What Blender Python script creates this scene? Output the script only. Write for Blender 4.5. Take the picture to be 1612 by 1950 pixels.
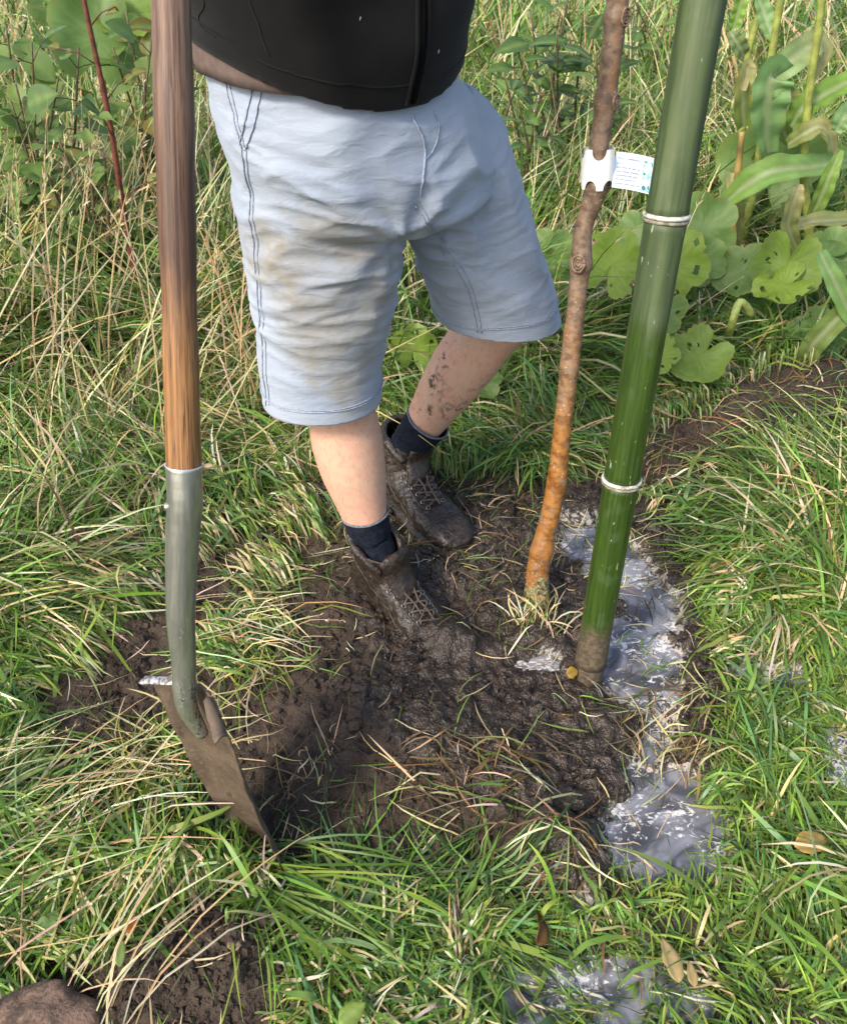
import bpy, bmesh, math, random
import numpy as np
from mathutils import Vector, Matrix
from mathutils.bvhtree import BVHTree

random.seed(7); rng = np.random.default_rng(11)
for o in list(bpy.data.objects): bpy.data.objects.remove(o)
SC = bpy.context.scene
COL = SC.collection
R = math.radians

# ------------------------------------------------------------------ camera, sky, sun, exposure
CAM_H, PITCH, FPX, CX, CY = 1.25, R(39), 1616.0, 806.0, 975.0
cd = bpy.data.cameras.new('camera'); cam = bpy.data.objects.new('camera', cd); COL.objects.link(cam)
cd.sensor_fit = 'HORIZONTAL'; cd.sensor_width = 36; cd.lens = 36 * FPX / 1612
cd.clip_start = 0.02; cd.clip_end = 1500
cam.location = (0, 0, CAM_H); cam.rotation_euler = (math.pi / 2 - PITCH, 0, 0)
cd.dof.use_dof = True; cd.dof.focus_distance = 1.5; cd.dof.aperture_fstop = 16
SC.camera = cam
SUN_EL, SUN_AZ = R(42), R(221)      # azimuth clockwise from +Y: behind the camera, to its left
w = bpy.data.worlds.new('World'); SC.world = w; w.use_nodes = True
nt = w.node_tree; nt.nodes.clear()
sky = nt.nodes.new('ShaderNodeTexSky'); sky.sky_type = 'NISHITA'; sky.sun_disc = False
sky.sun_elevation = SUN_EL; sky.sun_rotation = SUN_AZ
sky.air_density = 1.0; sky.dust_density = 3.0; sky.ozone_density = 1.0
bg = nt.nodes.new('ShaderNodeBackground'); bg.inputs[1].default_value = 0.115
wo = nt.nodes.new('ShaderNodeOutputWorld')
nt.links.new(sky.outputs[0], bg.inputs[0]); nt.links.new(bg.outputs[0], wo.inputs[0])
sl = bpy.data.lights.new('sun', 'SUN'); sl.energy = 1.5; sl.angle = R(12); sl.color = (1, .93, .80)
sun = bpy.data.objects.new('sun', sl); COL.objects.link(sun)
sd = Vector((math.sin(SUN_AZ) * math.cos(SUN_EL), math.cos(SUN_AZ) * math.cos(SUN_EL), math.sin(SUN_EL)))
sun.rotation_euler = sd.to_track_quat('Z', 'Y').to_euler()
SC.view_settings.view_transform = 'Standard'; SC.view_settings.look = 'None'
SC.view_settings.gamma = 1; SC.view_settings.use_curve_mapping = False
SC.view_settings.exposure = 1.45
SC.cycles.max_bounces = 4; SC.cycles.diffuse_bounces = 2; SC.cycles.glossy_bounces = 2; SC.cycles.transmission_bounces = 3
SC.cycles.caustics_reflective = False; SC.cycles.caustics_refractive = False; SC.cycles.use_denoising = True

# ------------------------------------------------------------------ helpers: points of the place
cP, sP = math.cos(PITCH), math.sin(PITCH)
def atd(px, py, D):
    xn = (px - CX) / FPX; yn = -(py - CY) / FPX
    return np.array([xn * D, D * (cP + yn * sP), CAM_H + D * (yn * cP - sP)])
def aty(px, py, Y):
    yn = -(py - CY) / FPX
    return atd(px, py, Y / (cP + yn * sP))
def hit(px, py, z=0.0):
    yn = -(py - CY) / FPX
    return atd(px, py, (CAM_H - z) / (sP - yn * cP))
def hitp(pts): return np.array([hit(*p)[:2] for p in pts])

# ------------------------------------------------------------------ helpers: noise
_perm = rng.permutation(1024).astype(np.int64)
_grad = rng.normal(size=(1024, 3)); _grad /= np.linalg.norm(_grad, axis=1)[:, None]
def noise(p):
    p = np.asarray(p, float); i = np.floor(p).astype(np.int64); f = p - i
    u = f * f * f * (f * (f * 6 - 15) + 10); out = np.zeros(len(p))
    for dx in (0, 1):
        for dy in (0, 1):
            for dz in (0, 1):
                h = _perm[(i[:, 2] + dz) & 1023]; h = _perm[(h + i[:, 1] + dy) & 1023]; h = _perm[(h + i[:, 0] + dx) & 1023]
                g = _grad[h]
                d = g[:, 0] * (f[:, 0] - dx) + g[:, 1] * (f[:, 1] - dy) + g[:, 2] * (f[:, 2] - dz)
                wt = (u[:, 0] if dx else 1 - u[:, 0]) * (u[:, 1] if dy else 1 - u[:, 1]) * (u[:, 2] if dz else 1 - u[:, 2])
                out += wt * d
    return out * 1.5
def n2(x, y, s, off=0.0):
    return noise(np.stack([x * s + off, y * s - off * .7, np.full(len(x), off * 1.3 + .5)], 1))
def fbm2(x, y, s, octv=3, off=0.0):
    a = 1.0; r = np.zeros(len(x))
    for k in range(octv):
        r += a * n2(x, y, s, off + 3.7 * k); s *= 2.03; a *= .5
    return r
def sstep(a, b, x):
    t = np.clip((x - a) / (b - a), 0, 1); return t * t * (3 - 2 * t)
def poly_sd(x, y, poly):
    """signed distance, positive inside"""
    d = np.full(len(x), 1e9); inside = np.zeros(len(x), bool); n = len(poly)
    for k in range(n):
        ax, ay = poly[k]; bx, by = poly[(k + 1) % n]
        ex, ey = bx - ax, by - ay
        t = np.clip(((x - ax) * ex + (y - ay) * ey) / (ex * ex + ey * ey), 0, 1)
        d = np.minimum(d, np.hypot(x - ax - t * ex, y - ay - t * ey))
        c = ((ay > y) != (by > y)) & (x < (bx - ax) * (y - ay) / (by - ay + 1e-12) + ax)
        inside ^= c
    return np.where(inside, d, -d)

# ------------------------------------------------------------------ helpers: meshes
ORG = {}
def tag(o, label=None, cat=None, group=None, kind=None):
    if label: o['label'] = label
    if cat: o['category'] = cat
    if group: o['group'] = group
    if kind: o['kind'] = kind
    return o
def empty(name, loc, label=None, cat=None, group=None):
    o = bpy.data.objects.new(name, None); COL.objects.link(o)
    o.location = loc; o.empty_display_size = .05; ORG[o] = np.array(loc, float)
    return tag(o, label, cat, group)
def mk(name, v, f, mat, parent=None, smooth=True, origin=None, cols=None, axis=None):
    """one mesh object; v in world coordinates; axis = (point, direction) lays local Z along the piece"""
    v = np.asarray(v, float)
    if axis is not None:
        o = mk(name, v, f, mat, parent, smooth, origin, cols); q = Vector(axis[1]).to_track_quat('Z', 'Y'); Mx = Matrix.Translation(Vector(np.asarray(axis[0]) - ORG[o])) @ q.to_matrix().to_4x4()
        o.data.transform(Mx.inverted()); o.matrix_local = Mx if parent is not None else Matrix.Translation(Vector(ORG[o])) @ Mx; return o
    org = ORG[parent] if parent is not None else (np.zeros(3) if origin is None else np.asarray(origin, float))
    me = bpy.data.meshes.new(name)
    me.from_pydata((v - org).tolist(), [], f if isinstance(f, list) else np.asarray(f).tolist())
    if mat: me.materials.append(mat)
    if smooth: me.polygons.foreach_set('use_smooth', np.ones(len(me.polygons), bool))
    if cols is not None:
        ca = me.color_attributes.new('Col', 'FLOAT_COLOR', 'POINT')
        ca.data.foreach_set('color', np.hstack([cols, np.ones((len(cols), 1))]).ravel())
    me.update()
    o = bpy.data.objects.new(name, me); COL.objects.link(o)
    if parent is not None: o.parent = parent
    else: o.location = org
    ORG[o] = org
    return o
def fast_mesh(name, v, quads, mat, cols=None, tris=None):
    """numpy mesh for big quad sets"""
    me = bpy.data.meshes.new(name)
    v = np.asarray(v, np.float32); q = np.asarray(quads, np.int32)
    me.vertices.add(len(v)); me.vertices.foreach_set('co', v.ravel())
    nq = len(q); ntr = 0 if tris is None else len(tris)
    loops = q.ravel() if ntr == 0 else np.concatenate([q.ravel(), np.asarray(tris, np.int32).ravel()])
    me.loops.add(len(loops)); me.loops.foreach_set('vertex_index', loops)
    st = np.arange(nq, dtype=np.int32) * 4
    if ntr: st = np.concatenate([st, nq * 4 + np.arange(ntr, dtype=np.int32) * 3])
    me.polygons.add(nq + ntr); me.polygons.foreach_set('loop_start', st)
    me.polygons.foreach_set('use_smooth', np.ones(nq + ntr, bool))
    if mat: me.materials.append(mat)
    if cols is not None:
        ca = me.color_attributes.new('Col', 'FLOAT_COLOR', 'POINT')
        ca.data.foreach_set('color', np.hstack([cols, np.ones((len(cols), 1))]).astype(np.float32).ravel())
    me.update(calc_edges=True); me.validate()
    return me
def ring_faces(nr, ns, cap0=True, cap1=True, base=0):
    f = []
    for i in range(nr - 1):
        for j in range(ns):
            a = base + i * ns + j; b = base + i * ns + (j + 1) % ns
            f.append((a, b, b + ns, a + ns))
    if cap0: f.append(tuple(base + j for j in range(ns))[::-1])
    if cap1: f.append(tuple(base + (nr - 1) * ns + j for j in range(ns)))
    return f
def frames(pts):
    pts = np.asarray(pts, float); n = len(pts)
    tan = np.gradient(pts, axis=0); tan /= np.linalg.norm(tan, axis=1)[:, None] + 1e-12
    ref = np.array([1., 0, 0]) if abs(tan[0][0]) < .8 else np.array([0, 1., 0])
    U = np.zeros((n, 3)); W = np.zeros((n, 3)); u = ref - tan[0] * ref.dot(tan[0]); u /= np.linalg.norm(u)
    for i in range(n):
        u = u - tan[i] * u.dot(tan[i]); u /= np.linalg.norm(u); U[i] = u; W[i] = np.cross(tan[i], u)
    return tan, U, W
def resample(pts, n, *vals):
    """smooth (Catmull-Rom) resampling of a polyline and of values along it"""
    pts = np.asarray(pts, float); arr = np.hstack([pts] + [np.asarray(v, float).reshape(len(pts), -1) for v in vals])
    P = np.vstack([2 * arr[0] - arr[1], arr, 2 * arr[-1] - arr[-2]]); m = len(arr) - 1
    out = []
    for t in np.linspace(0, m, n):
        i = min(int(t), m - 1); s = t - i; p0, p1, p2, p3 = P[i], P[i + 1], P[i + 2], P[i + 3]
        out.append(.5 * (2 * p1 + (p2 - p0) * s + (2 * p0 - 5 * p1 + 4 * p2 - p3) * s * s + (3 * p1 - p0 - 3 * p2 + p3) * s ** 3))
    out = np.array(out)
    return (out[:, :3],) + tuple(out[:, 3 + k] for k in range(len(vals)))
def tube(pts, rad, ns=10, cap=True, base=0):
    pts = np.asarray(pts, float); rad = np.broadcast_to(np.asarray(rad, float), (len(pts),))
    T, U, W = frames(pts); a = np.linspace(0, 2 * math.pi, ns, endpoint=False)
    v = pts[:, None] + rad[:, None, None] * (np.cos(a)[None, :, None] * U[:, None] + np.sin(a)[None, :, None] * W[:, None])
    return v.reshape(-1, 3), ring_faces(len(pts), ns, cap, cap, base)
def ell_rings(rings, ns=40, n=2.0):
    """rings: (center, axis_u*ru, axis_v*rv)"""
    a = np.linspace(0, 2 * math.pi, ns, endpoint=False); c, s = np.cos(a), np.sin(a)
    e = 2.0 / n; cu = np.sign(c) * np.abs(c) ** e; su = np.sign(s) * np.abs(s) ** e
    v = np.vstack([np.asarray(C)[None] + cu[:, None] * np.asarray(U)[None] + su[:, None] * np.asarray(V)[None] for C, U, V in rings])
    return v, ring_faces(len(rings), ns)
def join(parts):
    V = []; F = []; b = 0
    for v, f in parts:
        V.append(np.asarray(v)); F += [tuple(i + b for i in q) for q in f]; b += len(v)
    return np.vstack(V), F
def voxel_union(parts, vox, smooth_it=4, fac=.5):
    """the outer skin of several closed shapes grown into one continuous surface"""
    v, f = join(parts)
    me = bpy.data.meshes.new('t'); me.from_pydata(v.tolist(), [], f)
    bm = bmesh.new(); bm.from_mesh(me); bmesh.ops.recalc_face_normals(bm, faces=bm.faces); bm.to_mesh(me); bm.free()
    o = bpy.data.objects.new('t', me); COL.objects.link(o)
    m = o.modifiers.new('r', 'REMESH'); m.mode = 'VOXEL'; m.voxel_size = vox; m.use_smooth_shade = True
    s = o.modifiers.new('s', 'SMOOTH'); s.iterations = smooth_it; s.factor = fac
    dg = bpy.context.evaluated_depsgraph_get(); dg.update()
    e = o.evaluated_get(dg); r = bpy.data.meshes.new_from_object(e)
    V = np.empty(len(r.vertices) * 3); r.vertices.foreach_get('co', V); V = V.reshape(-1, 3)
    F = [tuple(p.vertices) for p in r.polygons]
    N = np.empty(len(r.vertices) * 3); r.vertices.foreach_get('normal', N); N = N.reshape(-1, 3)
    bpy.data.objects.remove(o); bpy.data.meshes.remove(me); bpy.data.meshes.remove(r)
    return V, F, N
def vnormals(V, F):
    me = bpy.data.meshes.new('t'); me.from_pydata(np.asarray(V).tolist(), [], F); me.update()
    N = np.empty(len(V) * 3); me.vertices.foreach_get('normal', N); bpy.data.meshes.remove(me)
    return N.reshape(-1, 3)
def drop_faces(V, F, test):
    V = np.asarray(V); keep = []
    for q in F:
        c = V[list(q)].mean(0)
        a = V[q[1]] - V[q[0]]; b = V[q[2]] - V[q[0]]; n = np.cross(a, b); n /= np.linalg.norm(n) + 1e-15
        if not test(c, n): keep.append(q)
    return keep
def bvh(V, F): return BVHTree.FromPolygons([tuple(x) for x in V], F)
def snap(tree, p, off=.001):
    h, n, i, d = tree.find_nearest(Vector(p))
    return np.array(h) + np.array(n) * off

# ------------------------------------------------------------------ helpers: materials
def M_(name):
    m = bpy.data.materials.new(name); m.use_nodes = True
    t = m.node_tree; t.nodes.clear()
    o = t.nodes.new('ShaderNodeOutputMaterial'); b = t.nodes.new('ShaderNodeBsdfPrincipled')
    t.links.new(b.outputs[0], o.inputs[0])
    return m, t, b, o
class G:
    """small node-graph writer"""
    def __init__(s, t): s.t = t
    def set(s, sock, v):
        if hasattr(v, 'node'): s.t.links.new(v, sock)
        elif isinstance(v, tuple) and len(v) == 3 and sock.type == 'RGBA': sock.default_value = (*v, 1)
        else: sock.default_value = v
    def coord(s, scale=(1, 1, 1), loc=(0, 0, 0), kind='Object'):
        c = s.t.nodes.new('ShaderNodeTexCoord'); m = s.t.nodes.new('ShaderNodeMapping')
        m.inputs['Scale'].default_value = scale; m.inputs['Location'].default_value = loc
        s.t.links.new(c.outputs[kind], m.inputs[0]); return m.outputs[0]
    def noise(s, vec, scale, detail=4, rough=.55, dist=0.0):
        n = s.t.nodes.new('ShaderNodeTexNoise'); s.t.links.new(vec, n.inputs['Vector'])
        n.inputs['Scale'].default_value = scale; n.inputs['Detail'].default_value = detail
        n.inputs['Roughness'].default_value = rough; n.inputs['Distortion'].default_value = dist
        return n.outputs[0]
    def voro(s, vec, scale, feat='F1', out=0, rnd=1.0):
        n = s.t.nodes.new('ShaderNodeTexVoronoi'); n.feature = feat; s.t.links.new(vec, n.inputs['Vector'])
        n.inputs['Scale'].default_value = scale; n.inputs['Randomness'].default_value = rnd
        return n.outputs[out]
    def ramp(s, x, a, b, lo=0.0, hi=1.0):
        n = s.t.nodes.new('ShaderNodeMapRange'); n.interpolation_type = 'SMOOTHSTEP'
        s.set(n.inputs[0], x); n.inputs[1].default_value = a; n.inputs[2].default_value = b
        n.inputs[3].default_value = lo; n.inputs[4].default_value = hi; return n.outputs[0]
    def math(s, op, a, b=0.0):
        n = s.t.nodes.new('ShaderNodeMath'); n.operation = op; s.set(n.inputs[0], a); s.set(n.inputs[1], b); return n.outputs[0]
    def mix(s, f, a, b, mode='MIX'):
        n = s.t.nodes.new('ShaderNodeMix'); n.data_type = 'RGBA'; n.blend_type = mode
        s.set(n.inputs[0], f); s.set(n.inputs[6], a); s.set(n.inputs[7], b); return n.outputs[2]
    def attr(s, name, out='Fac'):
        n = s.t.nodes.new('ShaderNodeAttribute'); n.attribute_name = name; return n.outputs[out]
    def sep(s, v, i):
        n = s.t.nodes.new('ShaderNodeSeparateXYZ'); s.t.links.new(v, n.inputs[0]); return n.outputs[i]
    def dist(s, vec, p, scale=(1, 1, 1)):
        a = s.t.nodes.new('ShaderNodeVectorMath'); a.operation = 'SUBTRACT'; s.t.links.new(vec, a.inputs[0]); a.inputs[1].default_value = tuple(p)
        b = s.t.nodes.new('ShaderNodeVectorMath'); b.operation = 'MULTIPLY'; s.t.links.new(a.outputs[0], b.inputs[0]); b.inputs[1].default_value = scale
        c = s.t.nodes.new('ShaderNodeVectorMath'); c.operation = 'LENGTH'; s.t.links.new(b.outputs[0], c.inputs[0]); return c.outputs['Value']
    def bump(s, h, strength=.3, d=.01, normal=None):
        n = s.t.nodes.new('ShaderNodeBump'); n.inputs['Strength'].default_value = strength; n.inputs['Distance'].default_value = d
        s.t.links.new(h, n.inputs['Height'])
        if normal is not None: s.t.links.new(normal, n.inputs['Normal'])
        return n.outputs[0]
def mat_simple(name, col, rough=.6, var=.25, scale=30, bump=.2, bd=.003, metallic=0.0, spec=.5):
    m, t, b, o = M_(name); g = G(t); c = g.coord(); n = g.noise(c, scale, 5)
    dark = tuple(x * (1 - var) for x in col); lite = tuple(min(1, x * (1 + var)) for x in col)
    g.set(b.inputs['Base Color'], g.mix(g.ramp(n, .3, .7), dark, lite)); b.inputs['Roughness'].default_value = rough
    b.inputs['Metallic'].default_value = metallic; b.inputs['Specular IOR Level'].default_value = spec
    if bump: g.set(b.inputs['Normal'], g.bump(n, bump, bd))
    return m
def mat_leafy(name, trans=.35, rough=.45, spots=False, col=None):
    """thin foliage: colour of each blade or leaf from its vertex colour"""
    m, t, b, o = M_(name); g = G(t)
    base = g.attr('Col', 'Color') if col is None else col
    if spots or col is not None:
        c = g.coord(); n = g.noise(c, 60, 4)
        base = g.mix(g.ramp(n, .35, .75), base, g.mix(.35, base, (.25, .26, .05)))
    g.set(b.inputs['Base Color'], base); b.inputs['Roughness'].default_value = rough
    b.inputs['Specular IOR Level'].default_value = .4
    tr = t.nodes.new('ShaderNodeBsdfTranslucent'); g.set(tr.inputs[0], g.mix(.5, base, g.mix(1.0, base, (1.0, 1.0, .45), 'MULTIPLY')))
    ms = t.nodes.new('ShaderNodeMixShader'); ms.inputs[0].default_value = trans
    t.links.new(b.outputs[0], ms.inputs[1]); t.links.new(tr.outputs[0], ms.inputs[2]); t.links.new(ms.outputs[0], o.inputs[0])
    return m

MAT = {}
MAT['grass'] = mat_leafy('grass_blade', .35, .42)
MAT['leaf'] = mat_leafy('leaf_blade', .45, .5, spots=True)

# ================================================================== THE GROUND
MUD = hitp([(120, 1330), (230, 1220), (330, 1130), (480, 1000), (560, 930), (660, 890), (900, 900), (1000, 905), (1120, 925), (1240, 960), (1320, 1060),
            (1370, 1200), (1380, 1400), (1330, 1480), (1180, 1500), (1180, 1670), (1090, 1740), (1000, 1750), (900, 1735),
            (760, 1715), (640, 1725), (550, 1720), (430, 1580), (190, 1530), (80, 1450)])
SOIL_BACK = hitp([(1100, 900), (1200, 850), (1320, 800), (1420, 745), (1560, 715), (1640, 740), (1640, 800), (1580, 840), (1430, 890), (1320, 950), (1250, 950), (1120, 930)])
SOIL_HEAP = hitp([(-40, 1930), (150, 1840), (330, 1800), (440, 1720), (520, 1780), (530, 1900), (480, 2050), (-60, 2050)])
PUDS = [hitp(p) for p in (
    [(1050, 965), (1150, 980), (1230, 1040), (1300, 1130), (1300, 1210), (1250, 1215), (1180, 1150), (1110, 1080), (1060, 1035)],
    [(1150, 1170), (1240, 1165), (1300, 1230), (1310, 1320), (1290, 1420), (1250, 1460), (1205, 1440), (1215, 1360), (1150, 1310), (1120, 1270)],
    [(965, 1240), (1060, 1235), (1070, 1275), (985, 1285)],
    [(1200, 1445), (1330, 1450), (1380, 1540), (1420, 1600), (1370, 1690), (1230, 1700), (1140, 1650), (1150, 1560), (1190, 1500)],
    [(970, 1695), (1110, 1690), (1130, 1740), (985, 1745)],
    [(1390, 1220), (1500, 1250), (1560, 1300), (1500, 1330), (1400, 1290)],
    [(1560, 1370), (1660, 1400), (1660, 1520), (1590, 1500)],
    [(950, 1800), (1180, 1790), (1400, 1870), (1380, 1960), (1000, 1990), (900, 1900)])]
def mud_mask(x, y):
    d = poly_sd(x, y, MUD) + .035 * fbm2(x, y, 9, 3, 4.2)
    m = sstep(-.03, .03, d)
    d2 = poly_sd(x, y, SOIL_BACK) + .04 * fbm2(x, y, 7, 3, 8.1)
    d3 = poly_sd(x, y, SOIL_HEAP) + .02 * fbm2(x, y, 12, 3, 2.1)
    # clumps of flattened grass left inside the bare soil
    for (px, py, r) in ((470, 1230, .075), (310, 1480, .07), (520, 1110, .06), (600, 1010, .05)):
        c = hit(px, py); m = m * sstep(r * .75, r * 1.25, np.hypot(x - c[0], (y - c[1]) * 1.2) + .02 * n2(x, y, 25, 1.0))
    return np.maximum(np.maximum(m, sstep(-.05, .05, d2 + .05 * n2(x, y, 11, 66.0)) * .86), sstep(-.02, .03, d3))
def pud_mask(x, y):
    d = np.full(len(x), -9.0)
    for p in PUDS: d = np.maximum(d, poly_sd(x, y, p))
    return d + .022 * fbm2(x, y, 16, 3, 6.6)
BUMPS = [  # pixel, radius, height: soil heaps and the hollows trodden into the mud
    ((760, 1440), .14, .035), ((620, 1350), .13, .03), ((1060, 1620), .075, .055), ((980, 1500), .09, .03), ((870, 1400), .1, .022),
    ((862, 1222), .055, .050), ((800, 1205), .055, .018), ((1035, 1185), .06, .022), ((1010, 1220), .05, .018), ((960, 1130), .05, .012),
    ((380, 1880), .1, .06), ((470, 1830), .06, .05), ((260, 1900), .08, .035), ((1400, 820), .2, .075), ((1250, 890), .13, .05), ((1540, 745), .22, .085),
    ((640, 1160), .07, .02), ((560, 980), .06, .02), ((930, 1000), .08, .012), ((230, 1180), .07, .02),
    ((870, 1140), .04, -.03), ((760, 1130), .06, -.02), ((900, 1190), .035, -.03), ((820, 1000), .09, -.022), ((350, 1640), .08, .02), ((520, 1620), .05, -.012)]
BUMPS = [(hit(*p)[:2], r, h) for p, r, h in BUMPS]
WATER_Z = -.014
def ground_h(x, y):
    m = mud_mask(x, y); near = sstep(4.0, 2.2, y)
    h = .018 * n2(x, y, 2.2, 1.1) * near + .05 * n2(x, y, .35, 5.0) * sstep(3, 8, y)
    for c, r, a in BUMPS:
        d2 = ((x - c[0]) ** 2 + (y - c[1]) ** 2) / (r * r)
        h = h + a * np.exp(-d2 * 1.3)
    cl = fbm2(x, y, 26, 4, 9.0) * .55 + .75 * np.abs(fbm2(x, y, 17, 4, 19.0)) - .2; rid = 1 - np.abs(n2(x, y, 44, 3.3)) * 2
    h = h + near * (m * (.017 * cl + .007 * rid + .007 * n2(x, y, 90, 2.0) + .004 * n2(x, y, 60, 8.8)) + (1 - m) * .010 * n2(x, y, 14, 7.7))
    p = sstep(-.02, .03, pud_mask(x, y)); h = h * (1 - .8 * p) + p * (-.022 + .008 * fbm2(x, y, 30, 3, 1.9))
    return h, m, p
def axis(lo, hi, step, far, ratio=1.10):
    a = list(np.arange(lo, hi, step)); s = step; e = hi
    while e < far: a.append(e); s *= ratio; e += s
    s = step; b = lo; pre = []
    while b > -far: s *= ratio; b -= s; pre.append(b)
    return np.array(pre[::-1] + a)
gx = axis(-1.0, 1.05, .0062, 400); gy = axis(.38, 2.0, .0062, 400)
XX, YY = np.meshgrid(gx, gy); xf, yf = XX.ravel(), YY.ravel()
gh, gm, gp = ground_h(xf, yf); GH = gh.reshape(XX.shape); GM = gm.reshape(XX.shape); GPM = gp.reshape(XX.shape)
def bil(A, x, y):
    i = np.clip(np.searchsorted(gx, x) - 1, 0, len(gx) - 2); j = np.clip(np.searchsorted(gy, y) - 1, 0, len(gy) - 2)
    u = np.clip((x - gx[i]) / (gx[i + 1] - gx[i]), 0, 1); v = np.clip((y - gy[j]) / (gy[j + 1] - gy[j]), 0, 1)
    return (A[j, i] * (1 - u) + A[j, i + 1] * u) * (1 - v) + (A[j + 1, i] * (1 - u) + A[j + 1, i + 1] * u) * v
def gz(x, y): return bil(GH, np.atleast_1d(np.asarray(x, float)), np.atleast_1d(np.asarray(y, float)))
nx_, ny_ = len(gx), len(gy)
idx = np.arange(nx_ * ny_).reshape(ny_, nx_)
gq = np.stack([idx[:-1, :-1], idx[:-1, 1:], idx[1:, 1:], idx[1:, :-1]], -1).reshape(-1, 4)

m, t, b, o = M_('soil'); g = G(t); c = g.coord()
wet = g.attr('wet'); ash = g.attr('ash'); grn = g.attr('turf')
n1 = g.noise(c, 7, 2); nf = g.noise(c, 150, 2, .65); nc = g.noise(c, 38, 3, .6)
dry = g.mix(g.ramp(n1, .35, .7), (.036, .0245, .0165), (.062, .042, .029))
dry = g.mix(g.ramp(nf, .55, .8, 0, .6), dry, (.095, .064, .046))
wetc = g.mix(g.ramp(nc, .35, .7), (.024, .0168, .0122), (.054, .038, .027))
wm = g.ramp(g.math('ADD', wet, g.math('MULTIPLY', g.math('SUBTRACT', n1, .5), .9)), .3, .7)
col = g.mix(wm, dry, wetc)
col = g.mix(grn, col, (.035, .045, .015))
am = g.ramp(g.math('ADD', ash, g.math('MULTIPLY', g.math('SUBTRACT', g.noise(c, 45, 3, .65, 1.5), .5), 2.6)), .78, 1.15)
col = g.mix(am, col, (.36, .33, .30))
g.set(b.inputs['Base Color'], col)
wr = g.ramp(g.math('ADD', wm, g.math('MULTIPLY', g.math('SUBTRACT', nc, .5), .8)), .3, 1.1, .92, .34)
g.set(b.inputs['Roughness'], wr); b.inputs['Specular IOR Level'].default_value = .45
bn = g.bump(nc, .7, .012); bn = g.bump(nf, .8, .007, bn)
g.set(b.inputs['Normal'], bn)
MAT['soil'] = m
gme = fast_mesh('ground', np.stack([xf, yf, gh], 1), gq, MAT['soil'])
BASE = hit(1060, 1180)[:2]
dw = np.hypot(xf - BASE[0] - .02, (yf - BASE[1]) * .9)
wetv = np.clip(sstep(.62, .15, dw) + sstep(-.07, .0, pud_mask(xf, yf)) * .9 + .25 * gm * sstep(.6, .3, dw), 0, 1)
lb = hit(780, 1010)[:2]; wetv = np.clip(wetv + sstep(.2, .08, np.hypot(xf - lb[0], yf - lb[1])), 0, 1)
pm = pud_mask(xf, yf); ashv = sstep(-.03, .01, pm) * (1 - .35 * sstep(.0, .05, pm)) * sstep(.18, .24, xf) * sstep(.5, .6, yf)
turf = (1 - gm) * sstep(2.2, 4.5, yf)
turf = np.maximum(turf, sstep(8, 12, np.hypot(xf, yf)))
for nm, val in (('wet', wetv), ('ash', ashv), ('turf', turf)):
    at = gme.attributes.new(nm, 'FLOAT', 'POINT'); at.data.foreach_set('value', val.astype(np.float32))
ground = bpy.data.objects.new('ground', gme); COL.objects.link(ground); tag(ground, kind='structure')

# milky rain water in the hollows; its pale tone also paints in sky reflection
m, t, b, o = M_('milky_water_painted_sheen'); g = G(t); c = g.coord()
wv = g.noise(c, 8, 3, .5); milk_sheen = g.ramp(g.noise(c, 11, 3, .55, 1.2), .36, .66)
sw = g.noise(g.coord((1, 1.5, 1)), 46, 5, .68, 1.6); sw2 = g.noise(c, 130, 3, .6, .6)
scum = g.math('MULTIPLY', g.ramp(g.math('ADD', sw, g.math('MULTIPLY', g.math('SUBTRACT', wv, .5), .8)), .55, .62), g.ramp(sw2, .28, .52))
g.set(b.inputs['Base Color'], g.mix(scum, g.mix(milk_sheen, (.055, .053, .057), (.235, .235, .262)), (.58, .56, .55)))
g.set(b.inputs['Roughness'], g.ramp(scum, 0, 1, .03, .5)); b.inputs['Specular IOR Level'].default_value = .8
g.set(b.inputs['Normal'], g.bump(g.math('ADD', g.math('MULTIPLY', g.noise(c, 12, 2), .5), g.math('MULTIPLY', scum, .5)), .04, .003))
MAT['water'] = m
wx = np.linspace(-.1, 1.1, 60); wy = np.linspace(.42, 1.5, 55); WX, WY = np.meshgrid(wx, wy)
pmw = np.full(WX.size, -9.0)
for p in PUDS: pmw = np.maximum(pmw, poly_sd(WX.ravel(), WY.ravel(), p))
ok = (pmw > -.035).reshape(WX.shape)
ii = np.arange(WX.size).reshape(WX.shape); qs = []
for j in range(len(wy) - 1):
    for i in range(len(wx) - 1):
        if ok[j, i] and ok[j, i + 1] and ok[j + 1, i + 1] and ok[j + 1, i]: qs.append((ii[j, i], ii[j, i + 1], ii[j + 1, i + 1], ii[j + 1, i]))
used = sorted({k for q in qs for k in q}); rm = {k: n for n, k in enumerate(used)}
wvts = np.stack([WX.ravel(), WY.ravel(), np.full(WX.size, WATER_Z)], 1)[used]
pud = mk('puddle_water', wvts, [tuple(rm[k] for k in q) for q in qs], MAT['water'])
tag(pud, kind='structure')

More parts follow.
